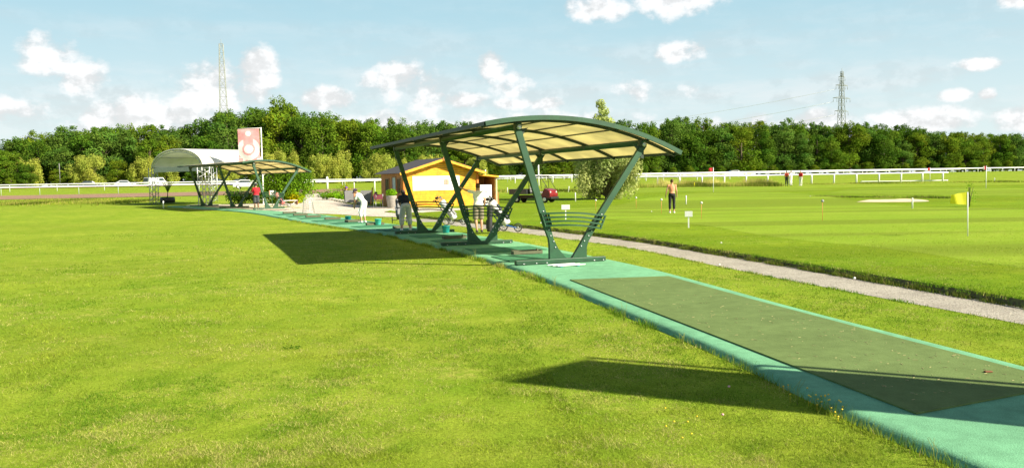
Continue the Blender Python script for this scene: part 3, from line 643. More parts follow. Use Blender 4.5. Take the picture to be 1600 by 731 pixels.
# ------------------------------------------------------------------ golf trolleys and bags
def wheel(t, c, r, ax, m_rim=None, spokes=6, w_=.03):
    ax = Vector(ax).normalized(); u = ax.cross(Vector((0, 0, 1))).normalized(); v = u.cross(ax)
    c = Vector(c); mb = MB()
    P = [c+(u*math.cos(a)+v*math.sin(a))*r for a in [2*math.pi*i/20 for i in range(21)]]; mb.tube(P, w_/2, 8, False)
    wh = mb.build('wheel', M_rubber, t); mb = MB()
    P = [c+(u*math.cos(a)+v*math.sin(a))*(r-w_*.6) for a in [2*math.pi*i/20 for i in range(21)]]; mb.tube(P, w_/4, 6, False)
    for i in range(spokes): a = 2*math.pi*i/spokes; mb.tube([c, c+(u*math.cos(a)+v*math.sin(a))*(r-w_*.6)], w_/4, 5)
    mb.tube([c-ax*.03, c+ax*.03], .025, 8); mb.build('rim', m_rim or M_steel, wh)
def bag_shape(t, foot, top, r, m1, m2, seedv=0):
    foot, top = Vector(foot), Vector(top); d = (top-foot).normalized(); L = (top-foot).length; q = d.to_track_quat('Z', 'Y').to_matrix()
    mb = MB(); mb.lathe([(0, 0), (r*.9, 0), (r, .03), (r*.95, L*.3), (r*1.0, L*.7), (r*1.08, L*.93), (r*1.1, L), (r*.9, L), (r*.85, L*.92), (0, L*.9)], 16, foot, q); mb.build('bag_body', m1, t)
    mb = MB(); sx = q @ Vector((1, 0, 0)); sy = q @ Vector((0, 1, 0)); m = q
    mb.box(foot+d*L*.28+sy*r*.9, (r*1.3, r*.8, L*.36), m, .03); mb.box(foot+d*L*.68+sy*r*.85, (r*1.2, r*.6, L*.26), m, .03); mb.box(foot+d*L*.4+sx*r*.95, (r*.5, r*1.1, L*.5), m, .03); mb.build('pocket', m2, t)
    random.seed(seedv)
    for k in range(7):
        a = 2*math.pi*k/7; o_ = sx*math.cos(a)*r*.55+sy*math.sin(a)*r*.55; e = top+o_*1.3+d*random.uniform(.08, .22)
        mb = MB(); mb.tube([top+o_-d*.1, e], .006, 5)
        if k % 3 == 0: mb.ball(e+d*.03, (.05, .05, .06), 10, 7)
        else: mb.box(e, (.07, .025, .05), m, .008)
        mb.build('club', M_black if k % 3 == 0 else M_steel, t)
def trolley(px, py, rz, label, mfr, m1, m2, grp='golf trolleys parked by the tees', tall=True, sc=1.):
    t = thing('golf_trolley', label, 'golf trolley', pix(px, py), rz, grp); t.scale = (sc,)*3
    wheel(t, (-.33, 0, .15), .145, (1, 0, 0)); wheel(t, (.33, 0, .15), .145, (1, 0, 0)); wheel(t, (0, -.66, .14), .135, (1, 0, 0))
    mb = MB(); mb.tube([(-.33, 0, .14), (-.1, -.05, .18), (.1, -.05, .18), (.33, 0, .14)], .014, 8); mb.tube([(0, -.62, .12), (0, -.3, .2), (0, -.02, .24), (0, .42, .78), (0, .6, 1.02)], .018, 8); mb.tube([(0, -.05, .3), (0, -.3, .2)], .012, 6); mb.build('chassis', mfr, t)
    mb = MB(); mb.tube([(-.16, .6, 1.0), (-.08, .62, 1.04), (.08, .62, 1.04), (.16, .6, 1.0)], .018, 8); mb.box((0, .52, .97), (.16, .14, .05), None, .015); mb.build('handle', M_black, t)
    bag_shape(t, (0, -.28, .25), (0, .30, .98), .14, m1, m2, int(px))
    return t
M_blue = mat('blue_metal', (.02, .12, .45), .35)
M_bagw = mat('white_vinyl', (.72, .72, .70), .5, nscale=7, col2=(.55, .55, .54)); M_bagk = mat('charcoal_vinyl', (.03, .03, .035), .5)
trolley(781, 361.5, R(68), 'blue framed golf trolley with black and white bag beside the standing man', M_blue, M_bagw, M_bagk, sc=1.08)
trolley(701, 351, R(75), 'golf trolley carrying a grey and white bag left of the standing man', M_black, M_bagw, M_grey, sc=1.0)
trolley(624, 348.5, R(10), 'small trolley with dark wheels behind the golfer in black polo', M_black, M_bagk, M_grey, sc=.95)
trolley(438, 324, R(80), 'golf trolley with red, white and black bag under the distant shelter', M_black, mat('red_vinyl', (.5, .03, .03), .5, nscale=6, col2=(.55, .3, .28)), M_bagk, sc=1.0)
t = thing('golf_bag', 'upright black golf bag between the standing man and the blue trolley', 'golf bag', pix(765, 362), .2); bag_shape(t, (0, 0, .0), (.03, -.02, .95), .10, M_bagk, M_black, 9)
t = thing('side_table', 'small white and brown folding tray table on the gravel by the distant shelter', 'table', pix(453, 328), .5)
mb = MB(); mb.box((0, 0, .62), (.9, .5, .03), None, .008); mb.build('tabletop', M_white, t)
mb = MB(); mb.box((.47, 0, .5), (.05, .5, .3), None, .01); mb.build('side_panel', mat('brown_wood', (.22, .09, .04), .6), t)
for a in (-1, 1):
    for b in (-1, 1):
        mb = MB(); mb.tube([(a*.4, b*.2, .62), (-a*.3, b*.2, 0)], .012, 6); mb.build('leg', M_steel, t)
# ------------------------------------------------------------------ log cabin
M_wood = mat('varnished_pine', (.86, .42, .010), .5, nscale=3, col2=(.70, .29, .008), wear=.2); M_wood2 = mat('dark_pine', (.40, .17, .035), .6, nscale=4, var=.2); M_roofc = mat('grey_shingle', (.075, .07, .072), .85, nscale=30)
A_ = Vector((-7.15, 55.0)); u_ = Vector((5.0, 2.45)).normalized(); v_ = Vector((-u_.y, u_.x))
WD, DP, EH, RH = 5.45, 4.6, 2.30, 3.12
hut = thing('log_cabin', 'small yellow pine log cabin with grey shingle roof beside the tees', 'cabin', (A_.x, A_.y, G(57)-.02), math.atan2(u_.y, u_.x))
hut['group'] = 'buildings'; del hut['group']
def plank_wall(x0, x1, z0, ztop, y, nrm, th=.045, hole=None):
    pass
mb = MB(); hgt = .145; rnd = random.Random(2)
def topz(x): return EH+(RH-EH)*(1-abs(x-WD/2)/(WD/2))
z = .0; 
while z < RH-.05:            # front gable of stacked planks
    z2 = min(z+hgt, RH)
    if z2 <= EH: a, b = 0, WD; a2, b2 = 0, WD
    else:
        f = max(0, (z-EH)/(RH-EH)); f2 = min(1, (z2-EH)/(RH-EH)); a, b = WD/2*f, WD-WD/2*f; a2, b2 = WD/2*f2, WD-WD/2*f2
    g = .014; pr = [(a, z+g), (b, z+g), (b2, z2), (a2, z2)]
    mb.prism(pr, (0, -.0, 0), (1, 0, 0), (0, 0, 1), .06); 
    mb.prism(pr, (0, DP, 0), (1, 0, 0), (0, 0, 1), .06); z = z2
mb.box((WD/2, .012, EH/2), (WD-.02, .02, EH-.03))
fw_ = mb.build('gable_wall', M_wood, hut)
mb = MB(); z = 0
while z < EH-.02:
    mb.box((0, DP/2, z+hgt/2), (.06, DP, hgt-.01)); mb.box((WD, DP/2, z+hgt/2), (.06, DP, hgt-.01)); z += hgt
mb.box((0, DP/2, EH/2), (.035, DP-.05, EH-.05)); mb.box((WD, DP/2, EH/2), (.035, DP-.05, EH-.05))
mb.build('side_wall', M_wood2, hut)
for x in (.09, WD-.09):
    mb = MB(); mb.box((x, -.05, 1.2), (.16, .10, 2.4), None, .02); mb.build('corner_post', mat('orange_pine', (.55, .17, .02), .5), hut)
for s_ in (-1, 1):
    ang = math.atan2(RH-EH, WD/2); L = (WD/2+.35)/math.cos(ang); mb = MB()
    for k in range(9):          # lapped shingle courses
        t0, t1 = k/9, (k+1)/9+.02; xa, xb = WD/2+s_*(WD/2+.35)*t0, WD/2+s_*(WD/2+.35)*t1
        za, zb = RH+.14-(RH-EH)*(t0*(WD/2+.35)/(WD/2)), RH+.10-(RH-EH)*(t1*(WD/2+.35)/(WD/2))
        mb.beam((xa, DP/2-.1, za), (xb, DP/2-.1, zb), DP+.9, .035, (0, 0, 1))
    rf = mb.build('roof', M_roofc, hut)
    mb = MB(); mb.beam((WD/2, -.57, RH+.03), (WD/2+s_*(WD/2+.35), -.57, RH+.03-(RH-EH)*((WD/2+.35)/(WD/2))), .035, .16); mb.build('barge_board', M_wood, rf)
    mb = MB()
    for q in (.25, .55, .82): mb.box((WD/2+s_*q*WD/2, -.28, RH-.04-(RH-EH)*q), (.12, .5, .12))
    mb.build('purlin_end', M_wood2, rf)
mb = MB(); mb.box((WD/2, -.60, RH+.08), (.16, .04, .26), None, .02); mb.build('finial', M_wood2, hut)
mb = MB(); mb.box((2.35, -.055, 1.60), (3.35, .03, .95), None, .006); sg = mb.build('sign_board', mat('white_board', (.82, .82, .80), .5, var=.02), hut)
mb = MB(); mb.box((3.02, -.072, 1.66), (.30, .006, .36)); mb.build('sign_print', mat('faded_red_print', (.62, .25, .20), .6, nscale=9, var=.2), sg)
mb = MB(); mb.box((3.22, -.072, 1.66), (.10, .006, .36)); mb.build('sign_print', mat('faded_orange_print', (.72, .50, .30), .6), sg)
mb = MB(); [mb.box((3.42+.09*k, -.072, 1.72+.02*(k % 2)), (.05, .006, .05)) for k in (0, 1, 4, 5, 6)]; mb.build('sign_print', mat('grey_print', (.35, .33, .35), .6), sg)
# door and windows in the shaded side wall (x=0)
for y0, y1, z0, z1, nm in ((2.75, 3.55, .95, 1.95, 'window'), (1.25, 2.05, .08, 2.05, 'door'), (.3, .95, .95, 1.95, 'window')):
    mb = MB(); cx = (y0+y1)/2; fwid = .07
    for yy in (y0, y1): mb.box((-.05, yy, (z0+z1)/2), (.05, fwid, z1-z0+fwid))
    for zz in (z0, z1): mb.box((-.052, cx, zz), (.05, y1-y0-fwid, fwid))
    if nm == 'window': mb.box((-.051, cx, (z0+z1)/2), (.04, .04, z1-z0-fwid))
    else: mb.box((-.049, cx, .5), (.04, y1-y0-fwid, .8))
    fr = mb.build(nm, mat('door_wood', (.24, .10, .03), .5), hut)
    mb = MB(); mb.box((-.036, cx, (z0+z1)/2+(.4 if nm == 'door' else 0)), (.01, y1-y0-fwid-.004, (z1-z0-fwid)-(0 if nm == 'window' else .82))); mb.build('pane', mat('pale_glass', (.45, .55, .62), .1) if nm == 'door' else M_glass, fr)
# lean-to
mb = MB(); mb.beam((WD+.03, 1.0, 2.12), (WD+1.45, 1.0, 1.98), 2.6, .10); lt = mb.build('lean_to_roof', M_wood, hut)
mb = MB(); mb.box((WD+1.32, -.1, .98), (.09, .09, 1.96)); mb.build('lean_to_post', mat('pale_pine', (.55, .42, .26), .6), hut)
mb = MB(); mb.box((WD+.7, 1.9, 1.0), (1.3, .05, 1.96)); mb.box((WD+1.28, .95, 1.0), (.04, 1.8, 1.9)); mb.build('lean_to_wall', M_wood2, hut)
def hutp(x, y, z=0.): q = A_+u_*x+v_*y; return Vector((q.x, q.y, G(57)-.02+z))
t = thing('cabinet', 'white metal cabinet with two doors under the cabin lean-to', 'cabinet', hutp(WD+.55, .25), math.atan2(u_.y, u_.x))
mb = MB(); mb.box((0, 0, .72), (.9, .5, 1.4), None, .01); mb.build('shell', M_white, t)
for s_ in (-1, 1):
    mb = MB(); mb.box((s_*.222, -.262, .72), (.43, .02, 1.34), None, .005); dd = mb.build('door', M_white, t); mb = MB(); mb.box((s_*.05, -.285, .95), (.02, .02, .16)); mb.build('handle', M_grey, dd)
t = thing('side_table', 'small dark wooden table standing at the cabin lean-to', 'table', pix(770.5, 318.5, .03), .5)
mb = MB(); mb.box((0, 0, .80), (.72, .5, .04), None, .008); mb.build('tabletop', MATS['brown_wood'], t)
for a in (-1, 1):
    for b in (-1, 1): mb = MB(); mb.box((a*.32, b*.21, .39), (.045, .045, .78)); mb.build('leg', M_wood2, t)
t = thing('ball_crate', 'small red and white crate under the dark table by the lean-to', 'crate', pix(767, 319.3, .03), .5)
mb = MB(); mb.box((0, 0, .11), (.34, .24, .2), None, .01); mb.build('shell', MATS['bright_red_cloth'], t); mb = MB(); mb.box((0, 0, .27), (.22, .18, .12), None, .03); mb.build('contents', M_white, t)
# planter, chairs, posts by the cabin
def leaves(mb, c, r, n, size, seed, flat=.0, tintv=None, shell=.5, elong=1.):
    rg = np.random.default_rng(seed); c = np.array(c); r = np.array(r if hasattr(r, '__len__') else (r, r, r))
    d = rg.normal(size=(n, 3)); d /= np.linalg.norm(d, axis=1)[:, None]
    rad = shell+(1-shell)*rg.random(n)**.6; P = c+d*rad[:, None]*r
    nn = d*.9+rg.normal(size=(n, 3))*.55; nn /= np.linalg.norm(nn, axis=1)[:, None]
    a = np.cross(nn, rg.normal(size=(n, 3))); a /= np.linalg.norm(a, axis=1)[:, None]; b = np.cross(nn, a)
    sz = size*(.6+.8*rg.random(n))[:, None]
    return P, a*sz*elong, b*sz
def leafmesh(name, groups, m, tints=None):
    PS = []; TT = []
    for (P, a, b), tn in groups:
        PS.append(np.stack([P-a*.9, P-b*.55, P+a*.9, P+b*.55], 1)); TT.append(np.repeat(np.array(tn)[None] if np.ndim(tn) == 1 else tn, 1 if np.ndim(tn) == 2 else len(P), 0))
    V = np.concatenate(PS).reshape(-1, 3); n = len(V)//4; T = np.concatenate(TT)
    me = bpy.data.meshes.new(name); me.vertices.add(len(V)); me.vertices.foreach_set('co', V.astype(np.float32).ravel())
    me.loops.add(n*4); me.loops.foreach_set('vertex_index', np.arange(n*4, dtype=np.int32)); me.polygons.add(n)
    me.polygons.foreach_set('loop_start', np.arange(0, n*4, 4, dtype=np.int32))
    try: me.polygons.foreach_set('loop_total', np.full(n, 4, np.int32))
    except Exception: pass
    me.update(calc_edges=True)
    at_ = me.color_attributes.new('tint', 'FLOAT_COLOR', 'CORNER'); C4 = np.ones((n, 4, 4), np.float32); C4[:, :, :3] = T[:, None, :]
    at_.data.foreach_set('color', C4.ravel()); me.materials.append(m); return me
def lmesh_obj(name, me, parent=None):
    o = bpy.data.objects.new(name, me); COL.objects.link(o); o.parent = parent; return o
M_leaf = mat('leaf', (.088, .17, .013), .8, attr=True, trans=.3, nscale=.6, var=.25, spec=.03)
M_will = mat('willow_leaf', (.38, .42, .07), .8, attr=True, trans=.4, nscale=.6, var=.12, spec=.03)
t = thing('planter', 'tall grey pot with bright green bush at the cabin corner', 'planter', pix(612, 325.5, .02))
mb = MB(); mb.lathe([(0, 0), (.22, 0), (.25, .02), (.36, .78), (.37, .82), (.33, .82), (.30, .74), (0, .72)], 18); mb.build('pot', mat('grey_clay', (.30, .28, .25), .7), t)
lmesh_obj('foliage', leafmesh('foliage', [(leaves(mb, (0, 0, 1.0), (.40, .40, .28), 900, .045, 3, shell=.2), (2.2, 2.3, .9))], M_leaf), t)
def wicker(px, py, rz, label, m=M_grey):
    t = thing('wicker_chair', label, 'chair', pix(px, py, .02), rz, 'grey wicker chairs by the cabin')
    mb = MB(); mb.box((0, 0, .36), (.80, .72, .16), None, .04); mb.build('seat', m, t)
    mb = MB(); mb.prism([(-.40, 0), (.40, 0), (.46, .82), (.36, .88), (-.36, .88), (-.46, .82)], (0, -.33, .15), (1, 0, 0), (0, 0, 1), .10); mb.build('backrest', m, t)
    for s_ in (-1, 1): mb = MB(); mb.box((s_*.42, .02, .38), (.09, .66, .44), None, .03); mb.build('armrest', m, t)
    for a in (-1, 1):
        for b in (-1, 1): mb = MB(); mb.box((a*.38, b*.3, .08), (.05, .05, .16)); mb.build('leg', M_black, t)
p = pix(549, 318.8); wicker(548.5, 319, away(p, 0), 'grey wicker chair nearest the seated person in purple cap')
wicker(574, 319, away(p, -.1), 'grey wicker chair between the white golfer and the leaning board')
t = thing('orange_post', 'short orange post standing left of the white-dressed golfer', 'post', pix(554.5, 320.2, .02)); mb = MB(); mb.lathe([(0, 0), (.09, 0), (.09, .02), (.075, .04), (.075, 1.0), (.06, 1.02), (0, 1.03)], 12); mb.build('pole', mat('orange_plastic', (.75, .22, .08), .5), t)
mb = MB(); mb.beam((0, 0, 0), (.16, .1, 1.25), .14, .04); tag(mb.build('leaning_board', M_wood2, None, pix(579, 320, .02)), 'dark brown board leaning beside the grey wicker chair', 'board')
t = thing('garden_chair', 'metal framed chair with dark red back near the cabin door', 'chair', pix(591, 324.5, .02), .5)
mb = MB()
for s_ in (-1, 1): mb.tube([(s_*.24, -.24, .0), (s_*.24, -.22, .44), (s_*.24, .2, .44), (s_*.24, .26, 0)], .016, 6); mb.tube([(s_*.24, -.22, .44), (s_*.23, -.32, .92)], .016, 6)
mb.build('frame', M_steel, t); mb = MB(); mb.box((0, -.28, .72), (.46, .03, .36), None, .01); mb.build('backrest', mat('maroon_cloth', (.12, .02, .03), .8), t); mb = MB(); mb.box((0, 0, .45), (.46, .44, .03), None, .01); mb.build('seat', MATS['maroon_cloth'], t)
t = thing('jacket', 'pink and black jacket hanging on the chair by the cabin', 'jacket', pix(587, 324.2, .02)+Vector((0, .1, .52)), .5); mb = MB(); capsule(mb, (-.1, 0, .3), (.12, 0, .28), .08, .08); capsule(mb, (0, 0, .3), (0, 0, .08), .16, .12); remesh(mb, 'cloth', C('pink_cloth', (.6, .16, .18)), t, .02); mb = MB(); mb.ball((.02, 0, .46), (.11, .1, .07)); mb.build('collar', M_black, t)
t = thing('wash_bottle', 'small white canister standing at the foot of the grey pot', 'canister', pix(620, 327.5, .02)); mb = MB(); mb.lathe([(0, 0), (.13, 0), (.14, .02), (.13, .2), (.06, .26), (.05, .3), (0, .3)], 14); mb.build('shell', MATS['pale_teal_plastic'] if 0 else M_white, t)
# border stones and flower bed left of the terrace
for i in range(16):
    u = i/15; px = 508+u*66; py = 310+8.6*(1-(1-u)**2.2)+random.uniform(-.3, .3)
    mb = MB(); rg = random.Random(i); mb.ball((0, 0, .07), (rg.uniform(.18, .34), rg.uniform(.14, .24), rg.uniform(.09, .15)), 9, 6)
    mb.v = [(x*(1+.2*rg.uniform(-1, 1)), y*(1+.2*rg.uniform(-1, 1)), z*(1+.15*rg.uniform(-1, 1))) for x, y, z in mb.v]
    o = mb.build('border_stone', mat('pale_stone', (.42, .40, .34), .9, nscale=5)); o.location = pix(px, py, .03); tag(o, 'pale rounded stone in the row edging the flower bed by the cabin', 'stone', 'stones edging the flower bed')
def bush(px, py, rx, ry, rz_, n, size, seed, label, tints, name='bush', m=None, cat='bush', off=.02, blobs=9, zc=.5):
    P = pix(px, py, off); t = thing(name, label, cat, P); rg = np.random.default_rng(seed); gr = []
    for k in range(blobs):
        d = rg.normal(size=3); d /= np.linalg.norm(d); c = np.array([d[0]*rx*.55, d[1]*ry*.55, rz_*zc+d[2]*rz_*.42*(1 if zc > .4 else .5)])
        c[2] = max(c[2], rz_*.12)
        tn = tints[rg.integers(len(tints))]; q = np.array(tn)*(.8+.4*rg.random())
        gr.append((leaves(None, c, (rx*.5, ry*.5, rz_*.33), n//blobs, size, seed*31+k, shell=.25), q))
    lmesh_obj('foliage', leafmesh('foliage', gr, m or M_leaf), t)
    mb = MB(); rr = random.Random(seed)
    for k in range(6): a = rr.uniform(0, 6.28); mb.tube([(0, 0, 0), (math.cos(a)*rx*.2, math.sin(a)*ry*.2, rz_*.4), (math.cos(a)*rx*.5, math.sin(a)*ry*.5, rz_*.8)], [.04*rz_/2, .025*rz_/2, .008], 5)
    mb.build('stem', M_bark, t); return t
bush(524, 312, 1.6, .8, .8, 1500, .07, 5, 'low light green shrub in the bed behind the border stones', [(1.8, 2.0, .9), (2.6, 2.4, .9)])
bush(536, 310, .9, .6, 1.2, 700, .06, 6, 'tall loose flowering plant with orange tips behind the seated person', [(1.8, 2.0, .9), (4.5, 1.6, .6)])
bush(507, 308.5, .9, .5, .5, 500, .06, 7, 'small grey green plant at the start of the border stones', [(1.6, 1.8, 1.5)])
# ------------------------------------------------------------------ banner flags
def banner(loc, rz, label, Ht=5.75, Wd=1.43, Hf=3.1):
    t = thing('banner_flag', label, 'flag', loc, rz, 'tall banner flags')
    mb = MB(); mb.lathe([(0, 0), (.16, 0), (.16, .03), (.06, .05), (.055, 1.0), (.04, Ht-.02), (0, Ht)], 12); mb.build('pole', M_white, t)
    mb = MB(); mb.tube([(0, 0, Ht-.06), (-Wd-.12, 0, Ht-.10)], .02, 8); mb.build('arm', M_white, t)
    # cloth with a printed pattern: pale red ground, white disc, white horseshoe with a ring in it
    nx_, nz_ = 36, 72; V = []; Fc = []; mi = []
    def P(i, j):
        u, v = i/nx_, j/nz_; x = -.14-u*Wd+ .0; z = Ht-.1-v*Hf-.05*u; amp = .05*v
        return (x+(.28*u*v*0), .05*math.sin(6*u+3*v)*(.3+v)+.02*math.sin(14*v+5*u), z)
    V = [P(i, j) for j in range(nz_+1) for i in range(nx_+1)]; n1 = nx_+1
    for j in range(nz_):
        for i in range(nx_):
            Fc.append((j*n1+i, j*n1+i+1, (j+1)*n1+i+1, (j+1)*n1+i)); x = 1-(i+.5)/nx_; z = (j+.5)/nz_*(Hf/Wd)   # x from outer edge
            r1 = math.hypot(x-.48, z-.95); white = math.hypot(x-.48, z-.22) < .125
            if (z > .42 and r1 < .52 and (r1 > .29 or False) and not (z < .75 and abs(x-.48) < .22)) : white = True
            if r1 < .205: white = True
            if .30 > r1 > .205: white = False
            if z > 1.32 and (math.sin(x*19)*math.sin(z*16) > .35): white = True
            mi.append(1 if white else 0)
    me = bpy.data.meshes.new('cloth'); me.from_pydata(V, [], Fc); me.materials.append(mat('faded_red_flag', (.80, .37, .38), .8, trans=.35, nscale=3, var=.12)); me.materials.append(mat('white_flag', (.82, .80, .78), .8, trans=.35, var=.03))
    me.polygons.foreach_set('material_index', mi); me.polygons.foreach_set('use_smooth', [True]*len(mi)); me.update(); lmesh_obj('cloth', me, t)
    return t
bp_ = at(410.5, 66); banner(bp_, -math.atan2(bp_.x, bp_.y)*.3, 'tall pale red banner with white ring emblem behind the distant shelter', 6.05, 1.66, 3.1)
# the flag that throws the long foreground shadow, just outside the right edge
g1 = pix(912, 558, LZ); g2 = pix(745, 592, LZ); Hb = 5.75
d_ = Vector((g1.x-g2.x, g1.y-g2.y)); base2 = Vector((g1.x+SUNH.x*(Hb-LZ-.05), g1.y+SUNH.y*(Hb-LZ-.05), LZ))
banner(base2, math.atan2(d_.y, d_.x), 'tall banner flag just beyond the right edge whose shadow crosses the mat', Hb, d_.length-.1, 3.3)
# ------------------------------------------------------------------ arched white tent
L0, R0 = pix(241.5, 318.5), pix(320, 320.5); ax_ = (R0-L0); ax_.z = 0; W_ = ax_.length; ax_.normalize(); dz = Vector((-ax_.y, ax_.x, 0))
tent = thing('arched_tent', 'white barrel-roofed event tent on lattice legs beside the distant shelter', 'tent', L0, math.atan2(ax_.y, ax_.x))
TL = 5.6; TH = 3.05; TS = 1.45
def arcT(n=20, off=0.): return [(W_/2-(W_/2+.35)*math.cos(math.pi*i/n)*(1 if 1 else 0), TH+TS*math.sin(math.pi*i/n)**.9+off) for i in range(n+1)]
AT = [(W_/2-(W_/2+.06)*math.cos(a), TH+TS*(math.sin(a) if math.sin(a) > 0 else 0)) for a in [math.pi*i/24 for i in range(25)]]
mb = MB(); n = len(AT)
for dz_ in (0, .03):
    mb.add([(x, -.1+(TL+.2)*j/6, z+dz_) for j in range(7) for x, z in AT], [(j*n+i, j*n+i+1, (j+1)*n+i+1, (j+1)*n+i) for j in range(6) for i in range(n-1)], True)
mb.build('roof', M_whitefab, tent)
for yy in (-.02, TL):
    mb = MB(); mb.tube([(x, yy, z-.03) for x, z in AT], .05, 6); mb.tube([(x+(W_/2-x)*.07, yy, TH-.05+(z-TH)*.86) for x, z in AT], .035, 6)
    for i in range(1, 24): x, z = AT[i]; mb.tube([(x, yy, z-.03), (x+(W_/2-x)*.07+(.2 if i % 2 else -.2), yy, TH-.05+(z-TH)*.86)], .02, 4)
    mb.build('arch_truss', M_steel, tent)
mb = MB()
for x in (.0, W_): mb.tube([(x, 0, TH-.02), (x, TL, TH-.02)], .045, 6)
for k in range(1, 5): mb.tube([AT[k*5][0:1]+(-.0,)+(AT[k*5][1]-.05,), (AT[k*5][0], TL, AT[k*5][1]-.05)], .03, 6)
mb.build('purlin', M_steel, tent)
mb = MB(); mb.add([(0, .02, TH-.4), (W_, .02, TH-.4), (W_, .02, TH), (0, .02, TH), (0, .04, TH-.4), (W_, .04, TH-.4), (W_, .04, TH), (0, .04, TH)], [(0, 1, 2, 3), (4, 5, 6, 7), (0, 1, 5, 4), (2, 3, 7, 6)]); mb.build('valance', mat('grey_canvas', (.45, .45, .42), .7), tent)
for x in (0, W_):
    for yy in (.0, TL):
        mb = MB(); hw = .33 if x else .26
        cs = [(x+a*hw, yy+b*hw) for a, b in ((-1, -1), (1, -1), (1, 1), (-1, 1))]
        for cx, cy in cs: mb.tube([(cx, cy, -.1), (cx, cy, TH)], .032, 6)
        for q in range(9):
            z0, z1 = q*.3, q*.3+.3
            for a in range(4):
                p0, p1 = cs[a], cs[(a+1) % 4]
                if q % 2: p0, p1 = p1, p0
                mb.tube([(p0[0], p0[1], z0), (p1[0], p1[1], z1)], .02, 4)
        mb.build('leg', M_steel if not x else mat('pale_steel', (.75, .75, .72), .5, .2), tent)
t = thing('tub_planter', 'dark round tub with young yucca plant beneath the white tent', 'planter', pix(262, 317, .0)); mb = MB(); mb.lathe([(0, 0), (.5, 0), (.62, .06), (.62, .42), (.55, .5), (.45, .44), (0, .42)], 20); mb.build('tub', M_black, t)
mb = MB(); mb.tube([(0, 0, .4), (.05, 0, 1.0)], [.05, .03], 8); mb.build('stem', M_bark, t)
gr = []; rg = random.Random(5); mb = MB()
for k in range(16): a = rg.uniform(0, 6.28); e = rg.uniform(.3, .9); mb.tube([(.05, 0, .95), (.05+math.cos(a)*.25*e, math.sin(a)*.25*e, 1.35), (.05+math.cos(a)*.7*e, math.sin(a)*.7*e, 1.3+.9*(1-e*.5))], [.05, .035, .006], 4)
mb.build('foliage', mat('yucca_leaf', (.16, .22, .04), .6), t)
def stake(px, py, hpx, label, m, r=.035, grp='white marker stakes on the fairway', name='marker_stake', cat='stake', tilt=0.):
    P = pix(px, py, .03); h_ = hpx*P.y/F_; t = thing(name, label, cat, P, 0, grp)
    mb = MB(); mb.tube([(0, 0, -.03), (tilt*h_, 0, h_*.9), (tilt*h_, 0, h_)], [r, r, r*.6], 8); mb.build('post', m, t); return t
stake(255.5, 325, 11, 'short white stake on the grass before the white tent', M_white, .05)
# ------------------------------------------------------------------ big dark bush, willow, shrubs
DK = [(.8, 1.0, .8), (1.1, 1.2, .9), (1.5, 1.5, .8)]
bush(443, 317.5, 2.9, 1.8, 2.75, 12000, .085, 21, 'large rounded dark green bush behind the distant shelter', [(1.1, 1.2, .9), (1.5, 1.5, .9), (1.9, 1.8, .9)], blobs=22)
bush(463, 318, .9, .5, 1.4, 900, .07, 22, 'orange and yellow flowering shrub in front of the large dark bush', [(5, 2.0, .5), (4.5, 3.2, .6), (2, 2, .8)], blobs=6, zc=.35)
bush(383, 317.3, 1.9, .9, 1.5, 2200, .08, 23, 'low dark hedge left of the man in red', [(.7, .85, .7), (1., 1.1, .8)], blobs=9, zc=.4)
bush(1514, 324, .40, .4, 1.3, 150, .04, 24, 'sparse young shrub growing behind the yellow flag', [(1.8, 2., .9)], blobs=6)
def willow(P, Hh, rad, seed, label, n=14000, leaf=.06, group=None, topsprig=False, m=None):
    t = thing('willow_tree', label, 'tree', P, 0, group); rg = np.random.default_rng(seed); rr = random.Random(seed); gr = []; mb = MB()
    nb = 46
    for k in range(nb):
        a = rr.uniform(0, 6.28); u = rr.random(); e = rr.uniform(.35, 1.0)
        hz_ = Hh*rr.uniform(.09, .60 if topsprig else .78); reach = rad*e*(1-.25*hz_/Hh)*(1 if hz_ > .2*Hh else .8)
        tip = np.array([math.cos(a)*reach, math.sin(a)*reach, hz_]); 
        mb.tube([(0, 0, Hh*.03), (tip[0]*.3, tip[1]*.3, hz_*.45), tuple(tip)], [.05, .03, .008], 5)
        tn = np.array((1, 1, 1))*(.86+.28*rr.random())*np.array((1+.08*rr.uniform(-1, 1), 1, 1))
        gr.append((leaves(None, tip*np.array((.95, .95, .98)), (rad*.27, rad*.27, Hh*.19), n//nb, leaf, seed*97+k, shell=.1, elong=1.8), tn))
    if topsprig:
        for k, (x, z) in enumerate(((-.35, Hh*.97), (-.1, Hh*.90), (-.45, Hh*.83), (.1, Hh*.80), (-.2, Hh*.72))):
            mb.tube([(0, 0, Hh*.3), (x*.5, 0, Hh*.7), (x, 0, z)], [.05, .03, .008], 5)
            gr.append((leaves(None, (x, 0, z), (.42+.06*k, .4, .40), 230+40*k, leaf, seed*7+k, shell=.05, elong=1.8), (1.1, 1.1, 1.1)))
    lmesh_obj('crown', leafmesh('crown', gr, m or M_will), t); mb.tube([(0, 0, -.1), (.05, 0, Hh*.3), (0, 0, Hh*.6)], [.10, .06, .03], 8); mb.build('trunk', M_bark, t); return t
M_will2 = mat('grey_willow_leaf', (.42, .48, .17), .8, attr=True, trans=.45, nscale=.6, var=.15, spec=.03)
P = pix(947, 312, .02); willow(P, 7.4, 2.75, 31, 'pale loose willow beside the red utility cart, its top above the roof', 30000, .075, None, True, M_will2)
